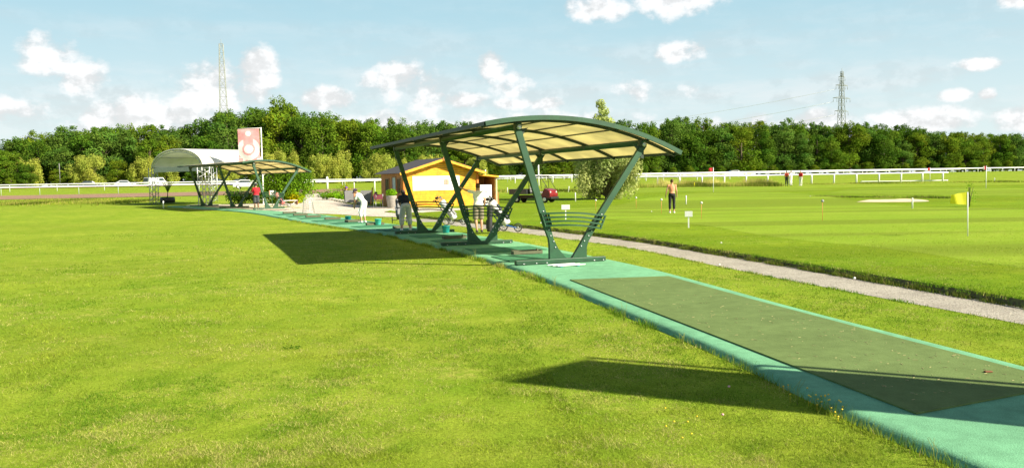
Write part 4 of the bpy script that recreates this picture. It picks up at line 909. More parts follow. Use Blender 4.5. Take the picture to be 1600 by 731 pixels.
# ------------------------------------------------------------------ woods
def tree_proto(seed, spread=.36, dense=1.):
    """unit height tree, crown down to the ground edge"""
    rr = random.Random(seed); gr = []; mb = MB()
    mb.tube([(0, 0, 0), (.01, 0, .25), (rr.uniform(-.02, .02), 0, .55), (0, 0, .85)], [.022, .017, .012, .003], 7)
    nb = 34
    for k in range(nb):
        a = rr.uniform(0, 6.28); z = rr.uniform(.12, .88); prof = spread*math.sin(math.pi*min(1, (z+.08)/1.05))**.55
        r_ = prof*rr.uniform(.35, 1.)*.8; c = np.array([math.cos(a)*r_, math.sin(a)*r_, z]); 
        mb.tube([(0, 0, max(.1, z-.2)), tuple(c)], [.008, .002], 4)
        br = rr.uniform(.09, .165); tn = np.array((1, 1, 1))*(.78+.55*rr.random()); tn[0] *= rr.uniform(.85, 1.25)
        gr.append((leaves(None, c, (br*1.15, br*1.15, br*.8), int(250*dense), .017, seed*131+k, shell=.35), tn))
    for k in range(7):
        a = rr.uniform(0, 6.28); c = np.array([math.cos(a)*spread*.3, math.sin(a)*spread*.3, rr.uniform(.86, .97)]); br = rr.uniform(.035, .07)
        gr.append((leaves(None, c, (br, br, br), 70, .013, seed*177+k, shell=.3), (1.05, 1.05, 1)))
    return leafmesh('crown', gr, M_leaf), mb
PROTO = []
for s_ in range(7):
    cm, mb = tree_proto(40+s_, .30+.03*(s_ % 4)); tm = mb.build('trunk', M_bark); PROTO.append((cm, tm.data)); bpy.data.objects.remove(tm)
M_leafs = []
for i, c in enumerate([(.112, .205, .016), (.084, .172, .016), (.15, .23, .016), (.10, .195, .028)]): M_leafs.append(mat('leaf_shade_%s' % 'abcd'[i], c, .8, attr=True, trans=.4, nscale=.5, var=.25, spec=.03))
def wood_tree(P, Hh, k, rz, wsc, label, group, mi=None, name='woodland_tree'):
    cm, tm = PROTO[k % 7]; t = thing(name, label, 'tree', P, rz, group); t.scale = (Hh*wsc, Hh*wsc, Hh)
    c = lmesh_obj('crown', cm, t); lmesh_obj('trunk', tm, t)
    if mi is not None: c.material_slots[0].link = 'OBJECT'; c.material_slots[0].material = M_leafs[mi]
SIL = [(-200, 225), (-40, 222), (0, 234), (12, 232), (20, 216), (45, 206), (65, 207), (90, 210), (105, 196), (125, 192), (140, 200), (155, 194), (180, 190), (200, 190), (225, 190), (245, 195), (258, 204), (285, 196), (300, 194), (330, 184), (360, 174), (400, 168), (430, 158), (445, 160), (460, 168), (480, 176), (520, 176), (545, 180), (580, 188), (605, 185), (640, 187), (690, 188), (715, 190), (740, 189), (780, 200), (850, 200), (900, 190), (985, 187), (1000, 184), (1050, 187), (1090, 184), (1105, 186), (1120, 194), (1150, 192), (1180, 191), (1200, 187), (1230, 184), (1250, 190), (1290, 194), (1330, 191), (1380, 194), (1400, 197), (1440, 201), (1470, 204), (1500, 202), (1540, 205), (1560, 208), (1600, 211), (1700, 214), (1850, 220)]
def sil(x):
    for a, b in zip(SIL, SIL[1:]):
        if a[0] <= x <= b[0]: return a[1]+(b[1]-a[1])*(x-a[0])/(b[0]-a[0])
    return 215
rr = random.Random(77)
def zfront(px): return 205+max(0, (px-500))*.075
wl = 'dense dark green broadleaf tree in the woods beyond the race track'
for row in range(3):
    px = -160
    while px < 1800:
        zz = zfront(px)+row*9+rr.uniform(-3, 3); p = at(px, zz); topy = sil(px)+rr.uniform(-4, 7)+(0, 2, 0)[row]
        hz0 = 365.5-F_*math.tan(PT)-(px-800)*math.tan(RL); Hh = (hz0-topy)*zz/F_+H_-p.z
        if row == 0: Hh *= rr.uniform(.72, 1.0)
        wood_tree(p, Hh, rr.randrange(7), rr.uniform(0, 6.28), rr.uniform(.95, 1.25)*(13/Hh)**.25, wl, 'trees of the woods beyond the race track', rr.randrange(4) if rr.random() < .85 else 2)
        px += (5.6 if row == 0 else 6.6)*F_/zz*rr.uniform(.75, 1.25)
# shrub layer closing the foot of the woods
mbu = 0
px = -140
while px < 1780:
    zz = zfront(px)-5+rr.uniform(-1.5, 1.5); p = at(px, zz); wood_tree(p, rr.uniform(2.4, 4.4), rr.randrange(7), rr.uniform(0, 6), 1.5, 'low dark shrub at the foot of the woods', 'shrubs along the foot of the woods', rr.randrange(3), 'woodland_shrub'); px += 4.4*F_/zz*rr.uniform(.8, 1.2)
# individually visible trees
tr_ = at(440, 215); wood_tree(tr_, 22.5, 3, .4, .7, 'tallest pale green tree crowning the woods behind the banner', None, 2)
for px, py, ytop, wpx, lab in ((47, 288, 247, 40, 'yellow green willow farthest left in front of the woods'), (139, 285, 240, 58, 'broad yellow green willow between the parked black and dark cars'), (222, 283, 243, 42, 'yellow green willow left of the white van'), (262, 282, 258, 30, 'yellow green willow seen through the white tent'), (355, 280, 262, 40, 'yellow green willow seen below the roof of the distant shelter'),
    (425, 278, 236, 44, 'yellow green willow right of the banner behind the dark bush'), (452, 278, 232, 42, 'tall yellow green willow above the large dark bush'), (497, 277, 241, 36, 'pale silvery willow left of the path gap'), (528, 277, 233, 40, 'tall pointed yellow green willow above the path gap'), (592, 275, 238, 54, 'broad pale willow just left of the cabin roof'), (628, 275, 247, 34, 'yellow green willow behind the cabin roof edge'), (668, 274, 242, 40, 'yellow green willow behind the cabin ridge'), (744, 274, 245, 40, 'yellow green willow behind the right half of the cabin roof')):
    zz = zfront(px)-14; P = at(px, zz); hz0 = 365.5-F_*math.tan(PT)-(px-800)*math.tan(RL); Hh = (hz0-ytop)*zz/F_+H_-P.z
    willow(P, Hh*1.08, wpx*zz/F_*.56, int(px), lab, 9000, .13, 'willows in front of the woods')
P = at(183, zfront(183)-12); wood_tree(P, 6.2, 2, 1., 1.25, 'bright green small tree between two yellow willows', None, 2)
P = at(783, zfront(783)-12); wood_tree(P, 5.4, 4, 1., 1.25, 'bright green small tree right of the cabin lean-to', None, 2)
P = at(865, zfront(865)-12); wood_tree(P, 3.6, 4, 2., 1.9, 'low bright green shrub behind the white street post', None, 2)
# pink house behind the trees on the left
for q_, (px_, h2) in enumerate(((3, 8.5), (40, 5.5), (17, 2.6), (28, 6.5))): wood_tree(at(px_, 188-(q_ == 2)*3), h2, q_+1, q_*1.3, 1.3, 'dark leafy tree screening the pink house at far left', 'trees screening the pink house', q_ % 3)
P = at(22, 196); hs_ = thing('house', 'pink rendered house half hidden by trees at far left', 'house', P, .25)
mb = MB(); mb.box((0, 0, 2.0), (4.2, 4, 4)); wl_ = mb.build('wall', mat('pink_render', (.70, .38, .28), .8), hs_)
mb = MB(); mb.prism([(-2.5, 0), (2.5, 0), (0, 1.7)], (0, 0, 4.0), (1, 0, 0), (0, 0, 1), 4.6); mb.build('roof', mat('red_tile', (.35, .07, .04), .8), hs_)
for s_ in (-1, 1):
    mb = MB(); mb.box((s_*1.1, -2.02, 2.3), (.8, .06, 1.1)); wf_ = mb.build('window', M_white, hs_); mb = MB(); mb.box((s_*1.1, -2.06, 2.3), (.64, .02, .94)); mb.build('pane', M_glass, wf_)
# ------------------------------------------------------------------ rails of the race track
def rail(label, pts, hpost, sp, pw=.07, rails=((.0, .10),), mpost=M_white, off=0., arm=0.):
    """pts = world xy of the line"""
    t = thing('race_rail', label, 'rail', (pts[0][0], pts[0][1], G(pts[0][1])))
    L = 0; cv = smooth_curve(pts, max(40, len(pts)*20)); o = Vector((pts[0][0], pts[0][1], G(pts[0][1])))
    P3 = [Vector((p.x, p.y, G(p.y)))-o for p in cv]
    for dz_, r_ in rails:
        mb = MB(); mb.tube([p+Vector((0, -arm, hpost+dz_)) for p in P3], r_, 8); mb.build('top_rail', M_white, t)
    acc_ = 0; nxt = 0; cnt = 0
    for a, b in zip(P3, P3[1:]):
        l_ = (b-a).length
        while nxt <= acc_+l_ and cnt < 100:
            p = a.lerp(b, (nxt-acc_)/l_); mb = MB(); mb.tube([(0, 0, -.1), (0, 0, hpost*.8), (0, -arm, hpost)], pw, 6)
            q = mb.build('post', mpost, t); q.location = p; nxt += sp; cnt += 1
        acc_ += l_
    return t
def W(px, z): p = at(px, z); return (p.x, p.y)
M_net = mat('pale_green_post', (.42, .55, .45), .6)
# near rail on the right, ends in a gate-like post
rail('white double rail with square end on the far side of the fairway', [tuple(pix(x, y)[:2]) for x, y in ((962, 291), (1090, 290), (1240, 287.5), (1400, 285), (1481, 283.5))], 1.12, 2.75, .11, ((0, .10),), arm=.0)
p = pix(1440, 285.8); mb = MB()
rail('low white kerb rail along the right end of the fairway', [tuple(pix(x, y)[:2]) for x, y in ((1345, 285.3), (1420, 284.3), (1481, 283.3))], .12, 6, .05, ((0, .06),))
rail('white rail on the inner side of the dirt track', [W(-60, 112), W(120, 112), W(260, 113), W(420, 117), W(590, 128), W(800, 152), W(900, 160)], 1.05, 5.2, .04, ((0, .11),), mpost=M_net)
rail('white rail with close thick posts behind the utility cart', [W(775, 140), W(880, 141), W(1000, 142), W(1180, 148)], 1.15, 3.2, .11, ((0, .13), (-.3, .05)))
rail('long white rail on the outer side of the dirt track at left', [W(-60, 141), W(120, 141), W(300, 141), W(500, 143), W(650, 142), W(790, 160)], 1.1, 8, .05, ((0, .10),))
rail('long white rail on the outer side of the dirt track at right', [W(770, 176), W(960, 180), W(1200, 192), W(1450, 205), W(1640, 215), W(1800, 225)], 1.0, 3.8, .09, ((0, .13),))
rail('second white rail running just inside the outer rail at right', [W(900, 165), W(1050, 168), W(1220, 176), W(1400, 190), W(1500, 202)], .85, 7, .06, ((0, .10),))
def tallpost(px, ybase_z, h_, label, r=.12, m=M_white, name='white_post', cat='post'):
    P = at(px, ybase_z); t = thing(name, label, cat, P); mb = MB(); mb.tube([(0, 0, -.1), (0, 0, h_-.1), (0, 0, h_)], [r, r, r*.5], 8); mb.build('pole', m, t)
tallpost(511, 122, 1.75, 'short thick white distance post on the track left of the cabin', .16)
tallpost(758.5, 122, 2.4, 'thin white distance post behind the cabin lean-to', .09)
tallpost(553, 120, .9, 'small white post by the track behind the flower bed', .06)
tallpost(585, 100, 1.5, 'white post at the left edge of the cabin', .08)
t = thing('street_lamp', 'white pole with small curved lamp arm behind the utility cart', 'lamp post', at(841.5, 118)); mb = MB(); mb.tube([(0, 0, -.1), (0, 0, 3.0)], [.11, .09], 8); mb.build('pole', M_white, t); mb = MB(); mb.tube([(0, 0, 3.0), (.15, 0, 3.3), (.45, 0, 3.4), (.75, 0, 3.25)], .035, 6); mb.ball((.75, 0, 3.2), (.12, .08, .05)); mb.build('lamp_arm', M_grey, t)
tallpost(93.5, 190, 5.5, 'slender grey pole rising in front of the dark woods at left', .09, M_grey, 'utility_pole', 'pole')
# ------------------------------------------------------------------ flags, signs and stakes on the fairway
def golf_flag(px, py, hpx, fw_px, label, mcol, side=-1, fh=None, tilt=0., two=None):
    P = pix(px, py, .035); k = P.y/F_; h_ = hpx*k; fl = fw_px*k; fh = fh*k if fh else fl*.7
    t = thing('golf_flag', label, 'flag', P, 0, 'golf flags on the greens'); mb = MB(); mb.tube([(0, 0, -.03), (tilt*h_, 0, h_)], .016 if P.y < 40 else .03, 8); mb.build('pole', M_white, t)
    me = bpy.data.meshes.new('cloth'); V = []; n1, n2 = 14, 8
    for j in range(n2+1):
        for i in range(n1+1):
            u, v = i/n1, j/n2; V.append((tilt*h_*(1-v*.2)+side*(.02+fl*u), .035*fl/.3*math.sin(u*6+v*1.2)*u, h_-fh*v-.16*fl*u*(1-v*1.6)))
    me.from_pydata(V, [], [(j*(n1+1)+i, j*(n1+1)+i+1, (j+1)*(n1+1)+i+1, (j+1)*(n1+1)+i) for j in range(n2) for i in range(n1)]); me.materials.append(mcol)
    if two:
        me.materials.append(two); me.polygons.foreach_set('material_index', [1 if i > n1*.5 else 0 for j in range(n2) for i in range(n1)])
    me.polygons.foreach_set('use_smooth', [True]*len(me.polygons)); lmesh_obj('cloth', me, t); return t
yel = mat('yellow_flag', (.86, .80, .03), .7, trans=.5, var=.04); redf = mat('red_flag', (.65, .02, .03), .7, trans=.35, var=.05)
golf_flag(1512, 369, 69, 25, 'bright yellow golf flag waving on its pole on the right green', yel, fh=20, tilt=-.02, two=None)
golf_flag(1114.5, 300, 38, 7, 'red golf flag beyond the woman in peach', redf, fh=6)
golf_flag(1453, 284, 22, 3.5, 'small red golf flag inside the white end rail', redf, fh=5)
golf_flag(1540.5, 294.5, 35, 5, 'red and white golf flag in front of the dark woods at right', redf, fh=6, two=MATS['white_flag'])
for px, py, sz, pt_, lab in ((1076, 356, (11.5, 8.5), 1, 'white blank sign board on a short post in the near grass by the green'), (884, 343, (13, 7.5), 1, 'white blank sign board on a short post seen inside the front shelter frame')):
    P = pix(px, py, .03); k = P.y/F_; t = thing('small_sign', lab, 'sign', P, away(P), 'small white signs'); h_ = (26 if px > 1000 else 23)*k
    mb = MB(); mb.box((0, 0, h_*.36), (.05, .04, h_*.78)); mb.build('post', M_white, t); mb = MB(); mb.box((0, -.03, h_-sz[1]*k/2), (sz[0]*k, .02, sz[1]*k), None, .004); mb.build('board', M_white, t)
P = pix(425.5, 322); t = thing('small_sign', 'small white notice with red edge in front of the dark bush', 'sign', P, away(P), 'small white signs'); mb = MB(); mb.box((0, 0, .45), (.05, .04, .9)); mb.build('post', M_frame, t); mb = MB(); mb.box((0, -.04, .98), (.30, .02, .34), None, .004); b_ = mb.build('board', M_white, t); mb = MB(); [mb.box((0.02, -.054, .88+.09*q), (.2, .004, .012)) for q in range(3)]; mb.build('print', M_grey, b_); mb = MB(); mb.box((-.17, -.04, .98), (.05, .02, .34)); mb.build('edge', mat('orange_plastic', (0, 0, 0)), b_)
for i, (px, py, hp, lab) in enumerate([(1072, 319.5, 14, 'white marker stake right of the woman in peach'), (1425.5, 326, 17, 'white marker stake in front of the sand bunker'), (960.5, 315, 14, 'white marker stake at the left foot of the willow'), (888, 300, 9, 'slanted white marker stake left of the willow'), (752+41, 301, 8, 'white marker stake right of the cabin lean-to'), (1554, 283, 5, 'tiny white marker stake far right of the red and white flag'), (1085, 292, 7, 'pale yellow stake in the rough behind the woman in peach')]):
    if i == 2: px = 899
    stake(px, py, hp, lab, M_white if i < 6 else yel, .04+.0003*i, tilt=.12 if i == 3 else 0)
for px, py, hp, lab in ((1033.5, 334, 22, 'thin stake with round white number disc left of the woman in peach'), (1096, 342, 25, 'thin stake with round grey number disc right of the white sign'), (1285, 345, 31, 'thin yellow stake with grey number disc on the middle of the green'), (994, 326, 17, 'thin pink stake with pale disc right of the willow'), (931, 330, 17, 'thin orange stake with pale disc below the willow')):
    P = pix(px, py, .035); k = P.y/F_; h_ = hp*k; t = thing('number_stake', lab, 'marker', P, away(P), 'numbered hole markers'); mb = MB(); mb.tube([(0, 0, -.03), (0, 0, h_)], .008, 6); mb.build('rod', MATS['orange_plastic'], t)
    mb = MB(); mb.lathe([(0, -.01), (.055, -.01), (.055, .01), (0, .01)], 16, (0, -.02, h_), Matrix.Rotation(math.pi/2, 3, 'X')); mb.build('disc', mat('pale_grey_disc', (.6, .6, .6), .6) if 'white' in lab or 'pale' in lab else mat('light_grey', (.4, .4, .42), .6), t)
for px, py in ((1266, 307), (1127, 380.5), (1335, 436.5), (1124, 415), (605+240, 349), (790, 337), (1018, 331)):
    mb = MB(); mb.ball((0, 0, .022), .026 if py < 350 else .0225, 10, 7); o = mb.build('golf_ball', M_white, None, pix(px, py, .03 if py != 415 else LZ)); tag(o, {1266: 'white golf ball on the middle of the right green', 1127: 'white golf ball in the grass beyond the gravel path', 1335: 'white golf ball lying on the gravel path', 1124: 'white golf ball in the grass between pad and path', 845: 'white golf ball near the white sign inside the front frame', 790: 'white golf ball in the grass right of the blue trolley', 1018: 'white golf ball left of the woman in peach'}[px], 'golf ball', 'golf balls lying on the grass')
# ------------------------------------------------------------------ utility cart
P = pix(835, 316.5, .03); cart = thing('utility_cart', 'red open utility cart with grey cargo bed parked by the willow', 'cart', P, math.atan2(-.52, .85))
# local x = forward
def wheelc(t, x, y, r=.24, w_=.2):
    mb = MB(); mb.lathe([(0, -w_/2), (r*.85, -w_/2), (r, -w_*.35), (r, w_*.35), (r*.85, w_/2), (0, w_/2)], 20, (x, y, r), Matrix.Rotation(math.pi/2, 3, 'X')); wh = mb.build('wheel', M_rubber, t)
    s_ = 1 if y > 0 else -1; mb = MB(); mb.lathe([(0, w_/2+.006), (r*.35, w_/2+.012), (r*.55, w_/2+.003), (r*.6, w_/2-.01)], 16, (x, y, r), Matrix.Rotation(-s_*math.pi/2, 3, 'X')); mb.build('rim', M_white, wh)
for x, y in ((-1.15, -.5), (-1.15, .5), (1.15, -.5), (1.15, .5)): wheelc(cart, x, y)
mb = MB(); mb.prism([(.35, .35), (1.55, .35), (1.62, .55), (1.50, .88), (1.15, 1.0), (.95, .62), (.35, .60)], (0, 0, 0), (1, 0, 0), (0, 0, 1), 1.2); mb.build('front_body', M_red, cart)
mb = MB(); mb.box((-.35, 0, .42), (1.6, 1.0, .22), None, .02); mb.box((1.45, 0, .34), (.5, 1.15, .16), None, .03); mb.build('chassis', M_black, cart)
mb = MB(); M_bed = mat('grey_bed', (.10, .10, .12), .5)
for c, s_ in (((-1.0, 0, .62), (1.5, 1.2, .04)), ((-1.0, -.6, .80), (1.5, .04, .36)), ((-1.0, .6, .80), (1.5, .04, .36)), ((-1.74, 0, .80), (.04, 1.16, .36)), ((-.26, 0, .80), (.04, 1.16, .36))): mb.box(c, s_)
mb.build('cargo_bed', M_bed, cart)
for y in (-.3, .3):
    mb = MB(); mb.box((.20, y, .72), (.48, .52, .14), None, .04); mb.box((-.04, y, .97), (.10, .5, .40), None, .04); mb.build('seat', M_grey, cart)
for y in (-.42, .42): mb = MB(); mb.lathe([(0, 0), (.07, 0), (.075, .02), (0, .035)], 12, (1.555, y, .74), Matrix.Rotation(math.pi/2, 3, 'Y')); mb.build('headlight', M_whitefab, cart)
mb = MB()
for y in (-.55, .55): mb.tube([(-.15, y, .6), (-.12, y, 1.85), (.85, y, 1.85), (1.45, y, .95)], .02, 6); mb.tube([(.82, y, 1.85), (.9, y, 1.0)], .018, 6)
mb.tube([(.98, -.55, 1.5), (.98, .55, 1.5)], .018, 6); mb.tube([(-.14, -.55, 1.2), (-.14, .55, 1.2)], .018, 6); mb.build('roll_frame', M_black, cart)
mb = MB(); mb.box((.38, 0, 1.89), (1.15, 1.2, .05), None, .02); mb.build('roof', M_black, cart)
mb = MB(); mb.tube([(.75, .3, 1.08)]+[(.75+.05*math.cos(a), .3+.17*math.sin(a), 1.08+.14*math.cos(a)) for a in [i*.4 for i in range(17)]], .014, 6); mb.tube([(.75, .3, 1.05), (1.0, .3, .8)], .018, 6); mb.build('steering_wheel', M_black, cart)
# ------------------------------------------------------------------ parked cars
def car(px, z, rz, label, m, van=False, grp='cars parked along the far side of the track'):
    P = at(px, z); t = thing('parked_car' if not van else 'parked_van', label, 'van' if van else 'car', P, rz, grp)
    if van: prof = [(-2.2, .35), (2.2, .35), (2.25, .95), (1.75, 1.15), (1.2, 1.9), (-2.15, 1.92), (-2.22, .9)]; roof = None
    else: prof = [(-2.1, .30), (2.1, .30), (2.15, .62), (2.0, .78), (1.05, .90), (.45, 1.38), (-.95, 1.42), (-1.75, .98), (-2.12, .92)]
    mb = MB(); mb.prism(prof, (0, 0, 0), (1, 0, 0), (0, 0, 1), 1.72); b = mb.build('body', m, t)
    md = b.modifiers.new('b', 'BEVEL'); md.width = .09; md.segments = 2
    for s_ in (-1, 1):
        mb = MB(); q = [(.88, .93), (.42, 1.30), (-.9, 1.33), (-1.45, .97)] if not van else [(1.55, 1.2), (1.12, 1.75), (.2, 1.78), (.2, 1.2)]
        mb.prism(q, (0, s_*.862, 0), (1, 0, 0), (0, 0, 1), .02); mb.build('side_window', M_glass, t)
    mb = MB(); a, c = ((1.12, .94), (.53, 1.36)) if not van else ((1.72, 1.22), (1.26, 1.82))
    mb.beam((a[0], 0, a[1]), (c[0], 0, c[1]), 1.4, .02); mb.build('windscreen', M_glass, t)
    mb = MB(); a, c = ((-1.80, 1.0), (-1.05, 1.40)) if not van else ((-2.24, 1.1), (-2.21, 1.8)); mb.beam((a[0], 0, a[1]), (c[0], 0, c[1]), 1.35, .03); mb.build('rear_window', M_glass, t)
    for x in (-1.3, 1.35):
        for y in (-.8, .8): wheelc(t, x, y, .32, .2)
    for y in (-.6, .6): mb = MB(); mb.box((2.12, y, .66), (.08, .3, .14), None, .02); mb.build('headlight', M_white, t)
    for y in (-.65, .65): mb = MB(); mb.box((-2.13, y, .8), (.06, .26, .16), None, .02); mb.build('tail_light', M_red, t)
    return t
cblack, cdark, cwhite = mat('black_car_paint', (.03, .035, .05), .25), mat('dark_blue_car_paint', (.04, .06, .10), .25), mat('white_car_paint', (.78, .78, .78), .25)
csil = mat('silver_car_paint', (.5, .52, .55), .3)
car(140, 180, .5, 'black car parked at the feet of the broad willow', cblack); car(194, 176, .6, 'silver car with dark windows right of the broad willow', csil)
car(243, 172, 1.0, 'white van parked left of the white tent leg', cwhite, True); car(340, 168, .2, 'dark blue car seen between the tent and the shelter', cdark)
car(378, 150, .3, 'dark blue car seen between the legs of the distant shelter', cdark); car(386, 132, .2, 'white car in front of the dark blue car by the distant shelter', cwhite)
car(1145, 183, math.pi, 'white car on the track beyond the woman in peach', cwhite)
# container / green box next to truss
# ------------------------------------------------------------------ lattice towers
def lattice(px, z, ytop, wb, wt, arms, label, name, cat, m, r, nseg=14):
    P = at(px, z); hz0 = 365.5-F_*math.tan(PT)-(px-800)*math.tan(RL); Hh = (hz0-ytop)*z/F_+H_-P.z
    t = thing(name, label, cat, P, .5 if arms else .2); mb = MB()
    def cr(u): w_ = wb+(wt-wb)*u**.8; return [Vector((a*w_/2, b*w_/2, Hh*u)) for a, b in ((-1, -1), (1, -1), (1, 1), (-1, 1))]
    us = [1-(1-i/nseg)**1.0 for i in range(nseg+1)]
    for u0, u1 in zip(us, us[1:]):
        A, B = cr(u0), cr(u1)
        for k in range(4):
            mb.tube([A[k], B[k]], r*1.3, 4); mb.tube([A[k], B[(k+1) % 4]], r*.6, 4); mb.tube([A[(k+1) % 4], B[k]], r*.6, 4); mb.tube([B[k], B[(k+1) % 4]], r*.6, 4)
    mb.build('mast', m, t)
    for u, L in arms:
        mb = MB(); zc = Hh*u
        for s_ in (-1, 1):
            for yy in (-.4, .4): mb.tube([(0, yy, zc), (s_*L, 0, zc+.0)], r, 4)
            mb.tube([(0, 0, zc+L*.16), (s_*L, 0, zc)], r*.8, 4)
            for q in (.55, .97): mb.tube([(s_*L*q, 0, zc), (s_*L*q, 0, zc-2.2)], r*.9, 4)
        mb.build('cross_arm', m, t)
    mb = MB(); mb.tube([(0, 0, Hh*.98), (0, 0, Hh*1.03)], r, 4); mb.build('spike', m, t); return t, Hh
M_pyl = mat('grey_pylon_steel', (.24, .27, .26), .6, .2)
lattice(1314, 470, 114, 6.0, 1.0, ((.895, 4.2), (.79, 10.2), (.50, 15.0), (.31, 11.5)) if 0 else ((.947, 2.6), (.865, 4.8), (.74, 7.0), (.614, 5.5)), 'grey high voltage pylon with four cross arms above the right woods', 'pylon', 'pylon', M_pyl, .15)
lattice(353.5, 430, 72, 6.4, 1.8, (), 'slender lattice tower rising above the left woods', 'lattice_tower', 'tower', mat('pale_tower_steel', (.30, .32, .30), .6, .2), .11, 16)

# power lines
P = at(1314, 470); hz0 = 365.5-F_*math.tan(PT)-(514)*math.tan(RL); HP = (hz0-114)*470/F_+H_-P.z
for k, (u, L) in enumerate(((.865, 4.6), (.74, 6.8), (.614, 5.3))):
    a = P+Vector((-L*.88, -L*.48, HP*u-2.2)); b = Vector((a.x-330, a.y+210, a.z-4)); mb = MB()
    pts = [a.lerp(b, q/24)-Vector((0, 0, 14*4*(q/24)*(1-q/24))) for q in range(25)]; mb.tube([p-a for p in pts], .07, 4)
    tag(mb.build('power_line', mat('bright_cable', (.7, .7, .7), .4), None, a), ['uppermost', 'middle', 'lowest'][k]+' of the power cables running left from the pylon', 'cable', 'power cables hanging from the pylon')
# ------------------------------------------------------------------ grass blades and tufts
def cross_at(curve, y):
    for a, b in zip(curve, curve[1:]):
        if (a.y-y)*(b.y-y) <= 0: return a.x+(b.x-a.x)*(y-a.y)/((b.y-a.y) or 1e-9)
    return None
ty = np.linspace(-2, 48, 400)
def xcurve(c): ys_ = np.array([p.y for p in c]); xs_ = np.array([p.x for p in c]); o_ = np.argsort(ys_); return np.interp(ty, ys_[o_], xs_[o_])
xL, xR, xD, xU = (xcurve(c) for c in (LA, RA, DA, UA))
def blades(name, X, Y, Z, Hh, Wd_, cols, seed, m, lean=.6, label=None):
    rg = np.random.default_rng(seed); n = len(X); a = rg.random(n)*6.283; la = rg.random(n)*6.283; ll = lean*Hh*rg.random(n)
    dx, dy = np.cos(a)*Wd_/2, np.sin(a)*Wd_/2
    V = np.empty((n, 3, 3), np.float32)
    V[:, 0] = np.stack([X-dx, Y-dy, Z], 1); V[:, 1] = np.stack([X+dx, Y+dy, Z], 1); V[:, 2] = np.stack([X+np.cos(la)*ll, Y+np.sin(la)*ll, Z+Hh], 1)
    me = bpy.data.meshes.new(name); me.vertices.add(n*3); me.vertices.foreach_set('co', V.ravel()); me.loops.add(n*3); me.loops.foreach_set('vertex_index', np.arange(n*3, dtype=np.int32))
    me.polygons.add(n); me.polygons.foreach_set('loop_start', np.arange(0, n*3, 3, dtype=np.int32)); me.update(calc_edges=True)
    at_ = me.color_attributes.new('tint', 'FLOAT_COLOR', 'CORNER'); C4 = np.ones((n, 3, 4), np.float32); C4[:, :, :3] = cols[:, None, :]; at_.data.foreach_set('color', C4.ravel())
    me.materials.append(m); o = lmesh_obj(name, me); o['kind'] = 'stuff'; o['label'] = label or 'short mown grass'; o['category'] = 'grass'; return o
M_blade = mat('grass_blade', (1, 1, 1), .8, attr=True, trans=.35, var=.0, spec=.03)
def vnoise(X, Y, s, seed):
    rg = np.random.default_rng(seed); tb = rg.random((64, 64)); x, y = X*s, Y*s; xi, yi = np.floor(x).astype(int), np.floor(y).astype(int); fx, fy = x-xi, y-yi; fx = fx*fx*(3-2*fx); fy = fy*fy*(3-2*fy)
    g = lambda i, j: tb[i % 64, j % 64]
    return (g(xi, yi)*(1-fx)+g(xi+1, yi)*fx)*(1-fy)+(g(xi, yi+1)*(1-fx)+g(xi+1, yi+1)*fx)*fy
def gcol(X, Y, seed):
    n = len(X); rg = np.random.default_rng(seed); big = .4*vnoise(X, Y, .3, 1)+.3*vnoise(X, Y, 1.1, 7)+.3*vnoise(X, Y, 4.1, 2); st = .45*vnoise(X, Y, .8, 3)+.3*vnoise(X, Y, 2.6, 8)+.25*vnoise(X, Y, 8, 4)
    A, B, S = np.array((.275, .345, .034)), np.array((.12, .235, .016)), np.array((.43, .40, .13))
    c = A+(B-A)*np.clip((big-.35)/.3, 0, 1)[:, None]; sm = (rg.random(n) < np.clip((st-.56)/.14, 0, .85)*.75+.05); c[sm] = S*(.8+.4*rg.random(sm.sum()))[:, None]
    return c*(.5+.95*rg.random(n))[:, None]
rg = np.random.default_rng(11); n = 1000000
zz = 4.3/(1-rg.random(n)*(1-4.3/46.0))                     # density falls with distance
xx = (rg.random(n)*1.34-.67)*zz
l_, r_, d__, u__ = (np.interp(zz, ty, c) for c in (xL, xR, xD, xU))
keep = ((xx < l_-.13) | ((xx > r_+.13) & (xx < d__-.02)) | (xx > u__+.06)); xx, zz = xx[keep], zz[keep]; u__ = u__[keep]
patch = .55*vnoise(xx, zz, 1.7, 9)+.45*vnoise(xx, zz, 6, 10)
keep = rg.random(len(xx)) < np.clip(.35+1.3*(patch-.25), .25, 1)*np.clip((46-zz)/30, 0, 1); xx, zz, u__, patch = xx[keep], zz[keep], u__[keep], patch[keep]
zb = LZ+np.where(xx < 1.2-.1*zz, (.012*np.sin(xx*.7+1.3*np.sin(zz*.31))+.01*np.sin(zz*.9+xx*.2))*.6, 0)-.006
zb = np.where(xx > u__, .022, zb)
hh = (.010+.018*rg.random(len(xx))**1.5)*(.7+.8*patch)*(1+.03*np.minimum(zz-5, 14)); ww = .0040*(zz/5)**.9*(.7+.6*rg.random(len(xx)))
blades('grass', xx, zz, zb, hh, ww, gcol(xx, zz, 5), 6, M_blade, 2.0)
